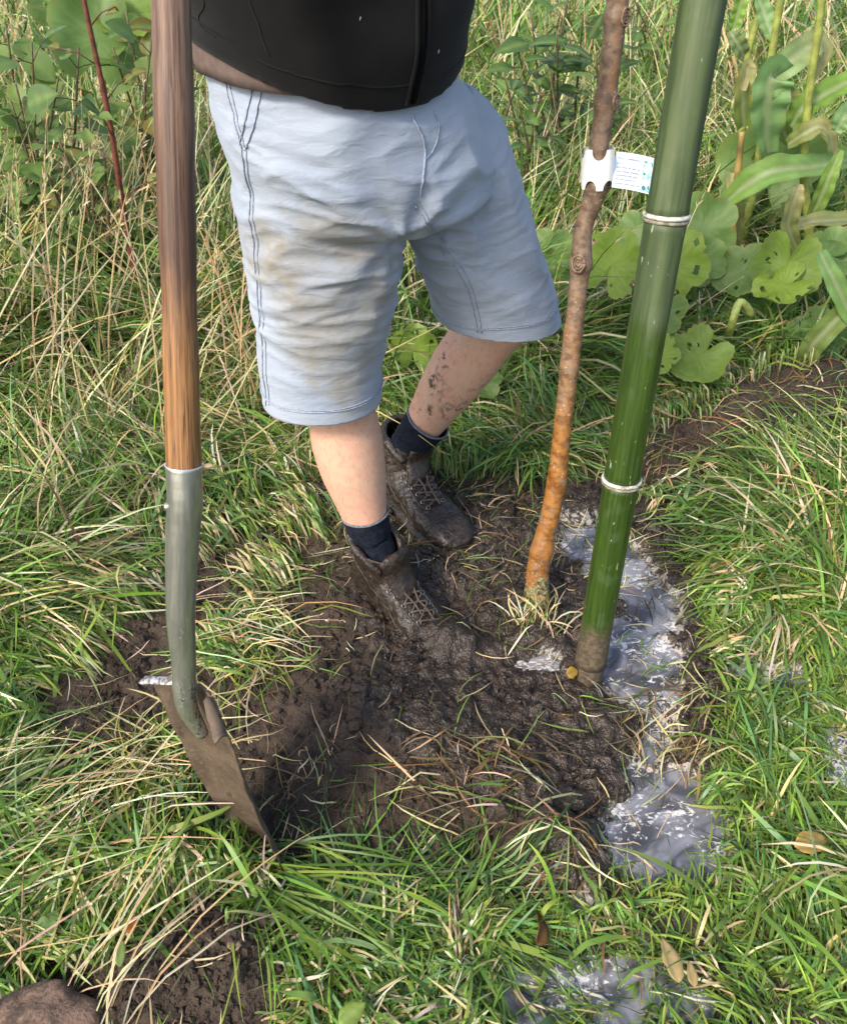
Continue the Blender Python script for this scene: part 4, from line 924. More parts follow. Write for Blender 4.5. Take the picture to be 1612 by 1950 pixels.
def make_boot(ankle, heading, pitch, lean, mat, zoff, seed, label, k_=1.1, fwd_=0.0, snug=1.0):
    hd = unit([heading[0], heading[1], 0]); sdn = np.array([-hd[1], hd[0], 0])         # forward, left
    O = np.array([ankle[0], ankle[1], zoff]) - hd * (.068 - fwd_)
    def tw_(p):
        p = np.asarray(p, float).reshape(-1, 3); x, y, z_ = p[:, 0], p[:, 1], p[:, 2]
        k = np.clip(z_ - .075, 0, 1); x = x + lean[0] * k; y = y + lean[1] * k
        xr = x - .06; x2 = .06 + xr * math.cos(pitch) + z_ * math.sin(pitch) * .5; z2 = z_ - xr * math.sin(pitch)
        return O + hd * .068 * (1 - k_) + k_ * (x2[:, None] * hd + y[:, None] * sdn + z2[:, None] * ZU)
    sec = [(-.004, .020, .022, .060), (.004, .030, .018, .085), (.03, .036, .016, .105), (.07, .038, .016, .118), (.105, .039, .016, .114), (.135, .041, .016, .100), (.165, .045, .016, .086), (.20, .050, .016, .074), (.235, .051, .016, .067), (.265, .047, .016, .061), (.288, .037, .017, .053), (.300, .022, .020, .043), (.305, .008, .025, .034)]
    foot = ell_rings([((x, 0, (z0 + z1) / 2), np.array([0, w_, 0]), np.array([0, 0, (z1 - z0) / 2])) for x, w_, z0, z1 in sec], 36, 2.6)
    sh = [(z_, x_, a_ * snug, b_ * snug) for z_, x_, a_, b_ in [(.05, .062, .060, .040), (.08, .060, .060, .043), (.11, .058, .060, .046), (.135, .056, .060, .049), (.155, .055, .060, .051)]]
    shaft = ell_rings([((x, 0, z_), np.array([a, 0, 0]), np.array([0, b_, 0])) for z_, x, a, b_ in sh], 36, 2.2)
    V, F, N = voxel_union([foot, shaft], .0030, 5)
    F = drop_faces(V, F, lambda c_, n_: n_[2] > .7 and c_[2] > .146)
    x, z_ = V[:, 0], V[:, 2]; wp = V + warp(V, 30, seed) * .008
    crease = noise(np.stack([(wp[:, 0] * .75 + wp[:, 2] * .7) * 95, wp[:, 1] * 18, (wp[:, 2] * .75 - wp[:, 0] * .6) * 14], 1) + seed)
    amp = .0024 * np.exp(-((x - .14) / .07) ** 2) + .0016 * sstep(.10, .13, z_) + .0006
    rand_ = np.exp(-((z_ - .040 - .004 * np.sin(x * 20)) / .003) ** 2) * .0014 + np.exp(-((x - .215 + .25 * np.abs(V[:, 1])) / .004) ** 2) * .0016
    V = V + vnormals(V, F) * (amp * crease + .0012 * noise(V * 120 + seed) + rand_)[:, None]
    up = mk('boot', tw_(V), F, mat, person); up['label'] = label; up.modifiers.new('thickness', 'SOLIDIFY').thickness = .002
    tl = bvh(V, F)
    # sole
    so = []; xs = [s[0] for s in sec]; ws = [s[1] + .005 for s in sec]
    out = [(x, w_) for x, w_ in zip(xs, ws)] + [(x, -w_) for x, w_ in list(zip(xs, ws))[::-1]]
    for z_, k in ((-.006, .96), (.004, 1.0), (.016, 1.02), (.024, .99)): so.append(np.array([((x - .15) * k + .15, y * k, z_) for x, y in out]))
    mk('sole', tw_(np.vstack(so)), ring_faces(4, len(out)), MAT['sole'], up)
    # padded collar, open at the front, and tongue
    aa = np.linspace(R(38), R(322), 46); cp = [(.055 + .060 * snug * math.cos(a), .050 * snug * math.sin(a), .153 - .030 * max(0, math.cos(a)) ** 1.2 + .006 * max(0, -math.cos(a))) for a in aa]
    v, f = tube(cp, [.0075 + .001 * math.sin(k * .9) for k in range(46)], 12); mk('collar', tw_(v), f, mat, up)
    V2 = []; nu_, nv2 = 11, 16
    for j in range(nv2):
        s = j / (nv2 - 1); w_ = .039 * (1 - .35 * (1 - s)) * (1 if s < .9 else math.sqrt(max(.05, 1 - ((s - .9) / .1) ** 2 * .8)))
        for i in range(nu_):
            u = -1 + 2 * i / (nu_ - 1); xx = .150 - .045 * s - .010 * u * u + .006 * s * s; zz_ = .090 + .082 * s - .006 * u * u
            V2.append((xx + .004 * math.sin(s * 9), u * w_, zz_))
    F2 = [(j * nu_ + i, j * nu_ + i + 1, (j + 1) * nu_ + i + 1, (j + 1) * nu_ + i) for j in range(nv2 - 1) for i in range(nu_ - 1)]
    tg = mk('tongue', tw_(V2), F2, mat, up); sm = tg.modifiers.new('thickness', 'SOLIDIFY'); sm.thickness = .007; sm.offset = -1
    # stitched panels: toe cap, eyelet rows, heel counter
    def on(pts_): return [np.array(snap(tl, p_, .0006)) for p_ in resample(pts_, 30)[0]]
    for pts_ in ([(.225, .06, .03), (.235, .035, .06), (.240, 0, .08), (.235, -.035, .06), (.225, -.06, .03)], [(.232, .06, .03), (.242, .035, .06), (.247, 0, .08), (.242, -.035, .06), (.232, -.06, .03)],
                 [(.215, .024, .09), (.18, .033, .09), (.14, .038, .11), (.11, .045, .13), (.09, .055, .15)], [(.215, -.024, .09), (.18, -.033, .09), (.14, -.038, .11), (.11, -.045, .13), (.09, -.055, .15)],
                 [(.11, .06, .03), (.09, .06, .07), (.05, .06, .10), (.0, .05, .11)], [(.11, -.06, .03), (.09, -.06, .07), (.05, -.06, .10), (.0, -.05, .11)], [(.20, .06, .04), (.15, .06, .055), (.11, .06, .075), (.08, .06, .11)], [(.20, -.06, .04), (.15, -.06, .055), (.11, -.06, .075), (.08, -.06, .11)]):
        v, f = tube(on(pts_), .0013, 6); mk('panel_seam', tw_(v), f, MAT['lining'], up)
    # eyelets and crossed laces over the instep
    def top(x, y):
        h, n_, i, dd = tl.ray_cast(Vector((x + .03, y * 1.0, .30)), Vector((-.12, 0, -1)).normalized())
        if h is None: return np.array([x, y, .1])
        return np.array(h) + np.array(n_) * .0026
    rows = [(.205, .019), (.185, .021), (.165, .022), (.146, .024), (.128, .026), (.112, .028)]
    for s in (-1, 1):
        for x, y in rows:
            p = top(x, s * y); q = [p + .0042 * np.array([math.cos(a) * .8, math.sin(a), -.6 * math.cos(a)]) for a in np.linspace(0, 2 * math.pi, 13)]
            v, f = tube(q, .0012, 6); mk('eyelet', tw_(v), f, MAT['eyelet'], up)
    for k in range(len(rows) - 1):
        for s in (-1, 1):
            p0, p1 = rows[k], rows[k + 1]; q = []
            for s_ in np.linspace(0, 1, 9):
                x = p0[0] * (1 - s_) + p1[0] * s_; y = s * (p0[1] * (1 - s_) - p1[1] * s_); pp = top(x, y); q.append(pp + np.array([0, 0, .0022 + .0012 * (s > 0)]))
            v, f = tube(q, .0019, 6); mk('lace', tw_(v), f, MAT['lace'], up)
    for s, ln in ((1, .10), (-1, .07)):
        q = [top(.112, s * .01) + np.array([0, 0, .005]), top(.13, s * .012) + np.array([0, 0, .006]), top(.155, s * .006) + np.array([0, 0, .004]), top(.175, s * .008) + np.array([0, 0, .003]), top(.112 + ln, s * .004) + np.array([0, 0, .003])]
        v, f = tube(resample(q, 24)[0], .0018, 6); mk('lace_end', tw_(v), f, MAT['lace'], up)
    kq = [top(.112, 0) + np.array([math.cos(a) * .006, math.sin(a) * .012, .006 + .002 * math.sin(2 * a)]) for a in np.linspace(0, 2 * math.pi, 20)]
    v, f = tube(kq, .0028, 7); mk('lace_knot', tw_(v), f, MAT['lace'], up)
    return up
make_boot(RA[:2], (.715, -.70), R(14), ((RK - RA).dot([.715, -.70, 0]) / .38, (RK - RA).dot([.70, .715, 0]) / .38), MAT['bootR'], -.022, 3.0, 'right boot, brown leather with its toe buried in the mud', 1.06, .018, .90)
make_boot(LA[:2] + np.array([-.012, .0]), (.62, -.78), R(3), (.22, .42), MAT['bootL'], -.008, 17.0, 'left boot, dark and glistening wet with mud')

# ================================================================== GRASS
PAL = {'bright': (.19, .31, .048), 'mid': (.125, .225, .042), 'dark': (.055, .108, .025), 'blue': (.12, .235, .085), 'lime': (.29, .35, .06),
       'straw': (.57, .465, .24), 'pale': (.67, .59, .40), 'brown': (.20, .12, .055), 'muddy': (.10, .075, .04)}
PN = list(PAL); PA = np.array([PAL[k] for k in PN])
def pick(n, **wts):
    p = np.array([wts.get(k, 0) for k in PN], float); p /= p.sum(); i = rng.choice(len(PN), n, p=p)
    return PA[i] * rng.lognormal(0, .22, (n, 1)) * (1 + .10 * rng.normal(size=(n, 3)))
ACC = []          # collected blades
def blades(x, y, L, az, el, bend, width, col, K=5, curl=None, lift=None, roll=None, tipcol=None, z0=None, clampg=True):
    n = len(x); curl = np.zeros(n) if curl is None else curl; lift = np.zeros(n) if lift is None else lift
    roll = rng.normal(0, .7, n) if roll is None else roll
    P = np.zeros((n, K + 1, 3)); P[:, 0, 0] = x; P[:, 0, 1] = y; P[:, 0, 2] = (gz(x, y) - .006) if z0 is None else z0
    for k in range(1, K + 1):
        tq = (k - .5) / K; e = el - bend * tq ** 1.3; a = az + curl * tq; s = L / K
        P[:, k, 0] = P[:, k - 1, 0] + s * np.cos(e) * np.sin(a); P[:, k, 1] = P[:, k - 1, 1] + s * np.cos(e) * np.cos(a); P[:, k, 2] = P[:, k - 1, 2] + s * np.sin(e)
        if clampg:
            g_ = gz(P[:, k, 0], P[:, k, 1]) + .003 + lift * min(1, k / 2); P[:, k, 2] = np.maximum(P[:, k, 2], g_)
    T = np.gradient(P, axis=1); T /= np.linalg.norm(T, axis=2)[..., None] + 1e-9
    perp = np.stack([np.cos(az), -np.sin(az), np.zeros(n)], 1)[:, None, :]; perp = perp - T * (T * perp).sum(2)[..., None]; perp /= np.linalg.norm(perp, axis=2)[..., None] + 1e-9
    nor = np.cross(perp, T); tt = np.linspace(0, 1, K + 1); rl_ = roll[:, None] + (curl * .6)[:, None] * tt[None]
    side = np.cos(rl_)[..., None] * perp + np.sin(rl_)[..., None] * nor
    prof = np.interp(tt, [0, .15, .5, .8, 1], [.6, .9, 1, .7, .04])
    wv = (width[:, None] * prof[None])[..., None] * .5
    V = np.stack([P - side * wv, P + side * wv], 2).reshape(-1, 3)
    b0 = (np.arange(n) * 2 * (K + 1))[:, None] + 2 * np.arange(K)[None]
    Q = np.stack([b0, b0 + 1, b0 + 3, b0 + 2], -1).reshape(-1, 4)
    cc_ = np.repeat(col[:, None, :], 2 * (K + 1), 1)
    if tipcol is not None:
        f_ = np.repeat(np.clip((tt - .55) / .45, 0, 1), 2)[None, :, None]; cc_ = cc_ * (1 - f_) + tipcol[:, None, :] * f_
    base_ = np.repeat(np.clip(1 - tt / .35, 0, 1), 2)[None, :, None] * .45; cc_ = cc_ * (1 - base_) + np.array([.30, .29, .13]) * base_ * .7 + cc_ * base_ * .3
    return V, Q, cc_.reshape(-1, 3), P
def flush(name, label, sets):
    V = []; Q = []; C = []; b_ = 0
    for v, q, c_, _ in sets: V.append(v); Q.append(q + b_); C.append(c_); b_ += len(v)
    me = fast_mesh(name, np.vstack(V), np.vstack(Q), MAT['grass'], np.clip(np.vstack(C), .002, .9))
    ob = bpy.data.objects.new(name, me); COL.objects.link(ob); return tag(ob, label, 'grass', kind='stuff')
OBST = [(BASE_, r) for BASE_, r in ((tpts[1][:2], .04), (B0[:2], .05), (RA[:2], .07), (LA[:2], .07), (RA[:2] + np.array([.1, -.1]), .09), (LA[:2] + np.array([.09, -.1]), .08))]
def clear(x, y):
    ok = np.ones(len(x), bool)
    for c_, r in OBST: ok &= np.hypot(x - c_[0], y - c_[1]) > r
    return ok
def wedge(n, y0, y1, marg=.14):
    y = y0 + (y1 - y0) * rng.random(n * 3); x = (rng.random(n * 3) * 2 - 1) * (marg + .30 + .41 * y1)
    k = np.abs(x) < marg + .30 + .41 * y; x, y = x[k][:n], y[k][:n]; return x, y
def clumped(nc, per, y0, y1, spread, dens, wedge_m=.45):
    """clump centres, then blades round each: blades of a clump share lean and tone"""
    x, y = wedge(nc, y0, y1, wedge_m); k = (rng.random(len(x)) < dens(x, y)) ; x, y = x[k], y[k]
    caz = rng.normal(0, .9, len(x)) + 2.6 * n2(x, y, 2.3, 21.0) * 2; cel = rng.normal(0, .22, len(x)); tone = rng.random(len(x))
    cnt = rng.poisson(per, len(x)) + 2; i = np.repeat(np.arange(len(x)), cnt); N_ = len(i)
    sp_r = spread * np.sqrt(rng.random(N_)); sa = rng.random(N_) * 6.283
    bx = x[i] + sp_r * np.cos(sa); by = y[i] + sp_r * np.sin(sa)
    ok = clear(bx, by); i, bx, by = i[ok], bx[ok], by[ok]
    return i, bx, by, caz, cel, tone
MD = np.maximum(np.maximum(np.maximum(poly_sd(xf, yf, MUD), poly_sd(xf, yf, SOIL_BACK)), poly_sd(xf, yf, SOIL_HEAP)), pud_mask(xf, yf) * (yf > .6)).reshape(XX.shape)
dens_g = lambda x, y: np.clip(1 - 1.2 * bil(GM, x, y), 0, 1) * np.clip(1 - .93 * bil(GPM, x, y) * (y > .62) - .6 * bil(GPM, x, y) * (y <= .62), 0, 1)
mudf = lambda x, y: np.clip(.34 - bil(MD, x, y) / .30, .25, 1.0)        # trodden short beside the bare soil
def away(x, y, az, k=.75):
    e = .03; gxx = bil(MD, x + e, y) - bil(MD, x - e, y); gyy = bil(MD, x, y + e) - bil(MD, x, y - e); w_ = k * np.clip(1 + bil(MD, x, y) / .22, 0, 1)
    sx = np.sin(az) * (1 - w_) - gxx / (2 * e) * w_; sy = np.cos(az) * (1 - w_) - gyy / (2 * e) * w_; return np.arctan2(sx, sy)
SETS = []
def colour_mix(n, tone, fam):
    """tone of the clump picks the mix; fam = list of palettes"""
    out = np.zeros((n, 3)); edges = np.linspace(0, 1, len(fam) + 1)
    for k, wts in enumerate(fam):
        s = (tone >= edges[k]) & (tone <= edges[k + 1]); out[s] = pick(s.sum(), **wts) if s.any() else out[s]
    return out
GREEN = [dict(bright=3, mid=3, dark=1, lime=1), dict(mid=3, dark=2, blue=2, bright=1), dict(bright=2, mid=2, blue=2, straw=.4), dict(mid=2, bright=1, straw=1, pale=.5)]
DRYISH = [dict(mid=2, straw=2, pale=1, bright=1), dict(straw=3, pale=2, mid=1, brown=.6), dict(mid=3, dark=2, bright=1, blue=1), dict(mid=2, dark=1, straw=1)]
# 1 short lawn in front, right of the hole
lawn = lambda x, y: dens_g(x, y) * sstep(.02, .25, x - .25 * (y - .6)) * sstep(1.55, 1.2, y)
i, x, y, caz, cel, tone = clumped(3850, 16, .05, 1.55, .035, lawn); n = len(x)
SETS.append(blades(x, y, rng.uniform(.045, .13, n) * mudf(x, y) ** .5, away(x, y, caz[i] + rng.normal(0, .9, n), .4), R(36) + cel[i] + rng.normal(0, .3, n), rng.uniform(.3, 1.5, n), rng.uniform(.0022, .0046, n),
                   colour_mix(n, tone[i], [dict(bright=3, lime=2, mid=2), dict(bright=3, mid=3, blue=1), dict(mid=2, bright=2, lime=1.4, straw=.5), dict(mid=2, dark=1, bright=2)]), 4, rng.normal(0, .5, n)))
# 2 longer grass lying about, in front and left
left = lambda x, y: dens_g(x, y) * np.clip(1 - .8 * sstep(.02, .25, x - .25 * (y - .6)) * sstep(1.55, 1.2, y), 0, 1)
i, x, y, caz, cel, tone = clumped(4500, 15, .05, 1.25, .03, left); n = len(x)
SETS.append(blades(x, y, rng.uniform(.10, .32, n) * mudf(x, y), away(x, y, caz[i] + rng.normal(0, .28, n)), R(15) + cel[i] + rng.normal(0, .25, n), rng.uniform(.4, 1.6, n), rng.uniform(.0024, .0055, n),
                   colour_mix(n, tone[i], GREEN + DRYISH[:1]), 5, rng.normal(0, .5, n), rng.uniform(0, .03, n)))
# 3 matted long grass round and behind the person
i, x, y, caz, cel, tone = clumped(3900, 15, 1.2, 2.3, .05, dens_g); n = len(x)
lft = (sstep(.1, -.5, x))
sqf = lambda x, y: 1 - .5 * sstep(.3, .5, x) * sstep(1.7, 1.9, y) * sstep(3.0, 2.7, y)
SETS.append(blades(x, y, rng.uniform(.14, .40, n) * mudf(x, y) * sqf(x, y), away(x, y, caz[i] + rng.normal(0, .28, n)), R(26) + cel[i] + rng.normal(0, .28, n), rng.uniform(.5, 1.9, n), rng.uniform(.0028, .0062, n),
                   np.where((rng.random(n) < .42 + .45 * lft)[:, None], colour_mix(n, tone[i], DRYISH), colour_mix(n, tone[i], GREEN)), 5, rng.normal(0, .5, n), rng.uniform(0, .05, n)))
# 4 taller grass behind
i, x, y, caz, cel, tone = clumped(4200, 13, 2.2, 4.6, .07, dens_g); n = len(x)
SETS.append(blades(x, y, rng.uniform(.22, .60, n) * sqf(x, y), caz[i] + rng.normal(0, .5, n), R(58) + cel[i] + rng.normal(0, .25, n), rng.uniform(.5, 1.9, n), rng.uniform(.004, .009, n),
                   np.where((rng.random(n) < .45)[:, None], colour_mix(n, tone[i], DRYISH), colour_mix(n, tone[i], GREEN)), 5, rng.normal(0, .4, n), rng.uniform(0, .10, n)))
# 5 the far meadow
i, x, y, caz, cel, tone = clumped(5600, 10, 4.5, 13.5, .14, lambda x, y: np.ones(len(x)), .9); n = len(x)
SETS.append(blades(x, y, rng.uniform(.3, .75, n), caz[i] + rng.normal(0, .6, n), R(66) + cel[i] + rng.normal(0, .22, n), rng.uniform(.4, 1.6, n), rng.uniform(.008, .018, n),
                   np.where((rng.random(n) < .42)[:, None], colour_mix(n, tone[i], DRYISH), colour_mix(n, tone[i], GREEN)), 4, rng.normal(0, .4, n)))
# 6 broad blades here and there
x, y = wedge(1900, .45, 2.6); k = (rng.random(len(x)) < dens_g(x, y)) & clear(x, y); x, y = x[k], y[k]; n = len(x)
SETS.append(blades(x, y, rng.uniform(.12, .34, n) * np.clip(mudf(x, y) * 1.3, 0, 1), away(x, y, rng.random(n) * 6.283, .5), rng.normal(R(30), .25, n), rng.uniform(.5, 1.7, n), rng.uniform(.006, .0105, n), pick(n, bright=3, mid=3, blue=3, lime=1, straw=.5), 7, rng.normal(0, .5, n), rng.uniform(0, .05, n), tipcol=pick(n, bright=2, mid=2, straw=1, lime=1)))
flush('meadow_grass', 'long green and straw-coloured meadow grass all round the dug soil', SETS)

# dry flowering stalks with seed heads, standing and flattened
SETS = []
def stalks(x, y, L, az, el, bend, width, heads=.6, lift=None):
    n = len(x); col = pick(n, straw=3, pale=4, brown=.1)
    cu_ = rng.normal(0, .25, n)
    s = blades(x, y, L, az, el, bend, width, col, 6, cu_, lift, np.zeros(n)); SETS.append(s); P = s[3]; SETS.append(blades(x, y, L, az, el, bend, width, col, 6, cu_, lift, np.full(n, 1.571)))
    hs = np.where(rng.random(n) < heads)[0]
    if len(hs):
        rep_ = 16; j = np.repeat(hs, rep_); tq = rng.uniform(.68, 1.0, len(j)); k = np.minimum((tq * 6).astype(int), 5); f_ = (tq * 6 - k)[:, None]
        p = P[j, k] * (1 - f_) + P[j, k + 1] * f_; d_ = P[j, k + 1] - P[j, k]; a0 = np.arctan2(d_[:, 0], d_[:, 1]); e0 = np.arctan2(d_[:, 2], np.hypot(d_[:, 0], d_[:, 1]))
        SETS.append(blades(p[:, 0], p[:, 1], rng.uniform(.008, .03, len(j)) * np.clip(L[j] * 1.6, .3, 1.2), a0 + rng.normal(0, .6, len(j)), e0 + rng.normal(0, .5, len(j)), rng.uniform(-.3, .6, len(j)), width[j] * .75, pick(len(j), straw=3, pale=2, brown=1.2), 2, z0=p[:, 2], clampg=False))
# standing stalks behind left, leaning to the right
x = rng.uniform(-2.1, -.25, 900); y = rng.uniform(1.7, 3.2, 900); n = 900
stalks(x, y, rng.uniform(.35, .85, n), rng.normal(.75, .8, n), rng.normal(R(58), .28, n), rng.uniform(.1, .8, n), rng.uniform(.0034, .0056, n), .45)
# behind, between the person and the tree
x = rng.uniform(.1, .75, 150); y = rng.uniform(2.2, 3.5, 150); n = 150
stalks(x, y, rng.uniform(.25, .6, n), rng.normal(.2, .9, n), rng.normal(R(64), .3, n), rng.uniform(.1, .9, n), rng.uniform(.0022, .004, n), .4)
x = rng.uniform(-3.5, 4.0, 700); y = rng.uniform(3.4, 8, 700); n = 700
stalks(x, y, rng.uniform(.5, .95, n), rng.normal(0, 1.2, n), rng.normal(R(72), .22, n), rng.uniform(.1, .8, n), rng.uniform(.004, .007, n), .6)
# sheaves flattened on the left
for (px, py, azd, nn2, LL) in ((60, 900, 105, 70, .38), (140, 760, 100, 60, .40), (40, 1020, 100, 55, .34), (250, 640, 115, 45, .4), (120, 1650, 60, 26, .3), (60, 1500, 75, 24, .28), (320, 1780, 40, 30, .26), (450, 1200, 95, 22, .18), (530, 1250, 100, 16, .16), (330, 1470, 80, 34, .18), (240, 1560, 70, 16, .3)):
    c_ = hit(px, py); x = c_[0] - .5 * LL * math.sin(R(azd)) + rng.normal(0, .05, nn2); y = c_[1] - .5 * LL * math.cos(R(azd)) + rng.normal(0, .05, nn2)
    stalks(x, y, LL * rng.uniform(.6, 1.2, nn2), R(azd) + rng.normal(0, .38, nn2), rng.normal(R(20), .18, nn2), rng.uniform(.3, .9, nn2), rng.uniform(.002, .0034, nn2), .3, rng.uniform(.01, .06, nn2))
flush('dry_grass_stalks', 'dry straw-coloured grass stalks with seed heads, standing and flattened', SETS)

# straw and torn blades lying on the mud
SETS = []
x, y = wedge(12000, .5, 1.75); mm_ = bil(GM, x, y); k = (rng.random(len(x)) < mm_ * np.clip(.18 + .9 * n2(x, y, 5, 33.0), .04, .6)) & clear(x, y); x, y = x[k], y[k]; n = len(x)
SETS.append(blades(x, y, rng.uniform(.015, .12, n), rng.random(n) * 6.283, np.full(n, .05), rng.normal(0, .3, n), rng.uniform(.0012, .0032, n), pick(n, straw=2, pale=.8, mid=1, brown=2, muddy=3, bright=.5), 4, rng.normal(0, .8, n), rng.uniform(0, .006, n)))
x, y = wedge(9000, .45, 1.5); k = (rng.random(len(x)) < bil(GPM, x, y) * .16) & clear(x, y); x, y = x[k], y[k]; n = len(x)
SETS.append(blades(x, y, rng.uniform(.02, .10, n), rng.random(n) * 6.283, np.full(n, .05), rng.normal(0, .3, n), rng.uniform(.0014, .0034, n), pick(n, straw=2, pale=1.5, mid=1.5, brown=1, dark=1), 4, rng.normal(0, .7, n), rng.uniform(.008, .02, n)))
for (px, py, nn2, sp_, LL, cols_) in ((1030, 1195, 70, .035, .08, dict(straw=3, pale=1, mid=1, brown=1)), (960, 1510, 120, .07, .13, dict(straw=1.5, pale=.6, brown=3, mid=1, muddy=2)), (1130, 1690, 60, .05, .10, dict(straw=3, pale=2, brown=1, mid=1)),
                                     (470, 1230, 150, .06, .15, dict(straw=2, lime=2, mid=3, pale=1)), (320, 1470, 170, .06, .13, dict(straw=2, lime=2, bright=2, mid=1)), (1270, 1440, 70, .05, .08, dict(straw=2, brown=2, muddy=1)), (1400, 830, 130, .13, .14, dict(straw=2, brown=3, mid=1)), (1540, 770, 110, .13, .14, dict(straw=2, brown=3, mid=1)), (1260, 900, 90, .09, .12, dict(straw=2, brown=3, mid=1)), (1330, 1330, 90, .06, .1, dict(straw=2, brown=1, mid=1, muddy=1)), (560, 1100, 140, .06, .14, dict(mid=3, dark=2, straw=1)), (640, 980, 60, .05, .1, dict(straw=1, mid=2, brown=1)), (900, 950, 110, .07, .1, dict(dark=2, straw=1, muddy=2))):
    c_ = hit(px, py); x = c_[0] + rng.normal(0, sp_, nn2); y = c_[1] + rng.normal(0, sp_ * .8, nn2); k = clear(x, y) | (px == 1030); x, y = x[k], y[k]; n = len(x)
    a0 = rng.random() * 6.283; SETS.append(blades(x, y, LL * rng.uniform(.4, 1.3, n), a0 + rng.normal(0, .7, n), rng.normal(.25, .2, n), rng.uniform(.2, 1.2, n), rng.uniform(.0018, .004, n), pick(n, **cols_), 5, rng.normal(0, .6, n), rng.uniform(0, .018, n)))
# long wet blades dragged through the mud in front
c_ = hit(800, 1690)
for k in range(3):
    n = 150; x = c_[0] + rng.uniform(-.16, .12, n); y = c_[1] + rng.uniform(-.09, .02, n)
    SETS.append(blades(x, y, rng.uniform(.08, .22, n), rng.normal((1.2, -1.0, 2.6)[k], .5, n), rng.normal(.2, .15, n), rng.uniform(.5, 1.4, n), rng.uniform(.0025, .0048, n), pick(n, mid=2, dark=3, bright=1, blue=1, straw=.4), 5, rng.normal(0, .5, n), rng.uniform(0, .02, n)))
# the long fresh tuft by the tip of the spade
c_ = hit(470, 1660); n = 100; x = c_[0] + rng.normal(0, .022, n); y = c_[1] + rng.normal(0, .022, n)
SETS.append(blades(x, y, rng.uniform(.16, .36, n), np.where(rng.random(n) < .85, rng.normal(2.25, .35, n), rng.normal(-.6, .35, n)), rng.normal(R(24), .15, n), rng.uniform(.5, 1.3, n), rng.uniform(.003, .0055, n), pick(n, bright=3, mid=3, blue=1, lime=.6), 6, rng.normal(0, .35, n), rng.uniform(0, .02, n)))
flush('loose_straw', 'loose straw and torn wet grass blades scattered over the mud', SETS)

# ================================================================== PLANTS BEHIND
def grid_leaf(name, fn, nu, nv, cols, closed=False, skip=()):
    V = [fn(i, j) for j in range(nv) for i in range(nu)]; F = []
    for j in range(nv - 1):
        for i in range(nu - (0 if closed else 1)):
            if (i, j) in skip: continue
            a = j * nu + i; b_ = j * nu + (i + 1) % nu; F.append((a, b_, b_ + nu, a + nu))
    me = bpy.data.meshes.new(name); me.from_pydata([tuple(p) for p in V], [], F); me.materials.append(MAT['leaf'])
    me.polygons.foreach_set('use_smooth', np.ones(len(F), bool)); ca = me.color_attributes.new('Col', 'FLOAT_COLOR', 'POINT')
    ca.data.foreach_set('color', np.hstack([np.clip(cols, .003, .9), np.ones((len(cols), 1))]).ravel()); me.update(); return me
def squash_leaf(seed, col, torn=0.0, cup=.25):
    r_ = np.random.default_rng(seed); ns, nr = 60, 8; th = np.linspace(-math.pi / 2, 1.5 * math.pi, ns, endpoint=False)
    rr = .5 * (.84 + .20 * np.abs(np.cos(2.5 * (th - math.pi / 2))) ** 1.0 + .022 * (np.arange(ns) % 2) + .02 * r_.normal(size=ns)) * (1 - .62 * np.exp(-((np.minimum(th + math.pi / 2, 1.5 * math.pi - th)) / .22) ** 2))
    vein = np.max([np.exp(-(((th - (math.pi / 2 + k * 2 * math.pi / 5 * .92)) + math.pi) % (2 * math.pi) - math.pi) ** 2 / .004) for k in range(-2, 3)], 0)
    ph = r_.random(4) * 6.28; bend = r_.uniform(-.35, .35)
    def fn(i, j):
        q = j / (nr - 1); R_ = rr[i] * q; x, y = R_ * math.cos(th[i]), R_ * math.sin(th[i])
        z_ = cup * R_ * R_ * 1.2 - .012 * q * vein[i] * (q < .97) + .035 * math.sin(x * 13 + ph[0]) * q + .03 * math.sin(y * 11 + ph[1]) * q + bend * x * abs(x) * 1.1 + .02 * q * q * math.sin(th[i] * 4 + ph[2])
        return (x, y, z_)
    cols = []
    for j in range(nr):
        for i in range(ns):
            k = .85 + .3 * r_.random(); q = j / (nr - 1); c_ = np.array(col) * k; c_ = c_ * (1 - .35 * vein[i]) + np.array([.24, .30, .12]) * .35 * vein[i]
            if q > .9: c_ = c_ * .6 + np.array([.30, .32, .09]) * .4
            cols.append(c_)
    skip = set()
    for _ in range(int(torn * 14)):
        i0, j0 = r_.integers(ns), r_.integers(2, nr - 1)
        for a in range(r_.integers(1, 3)):
            for b_ in range(1): skip.add(((i0 + a) % ns, min(j0 + b_, nr - 2)))
    return grid_leaf('squash_leaf', fn, ns, nr, np.array(cols), True, skip)
SQ = [squash_leaf(1, (.145, .26, .075)), squash_leaf(2, (.13, .235, .065), .5), squash_leaf(3, (.235, .36, .045), .6), squash_leaf(4, (.19, .30, .052), .3, .5), squash_leaf(5, (.105, .21, .055), .4, .1)]
MAT['petiole'] = mat_simple('petiole', (.26, .31, .075), .5, .25, 60, .3, .003); MAT['petiole_g'] = mat_simple('green_petiole', (.15, .22, .06), .5, .25, 60, .3, .003)
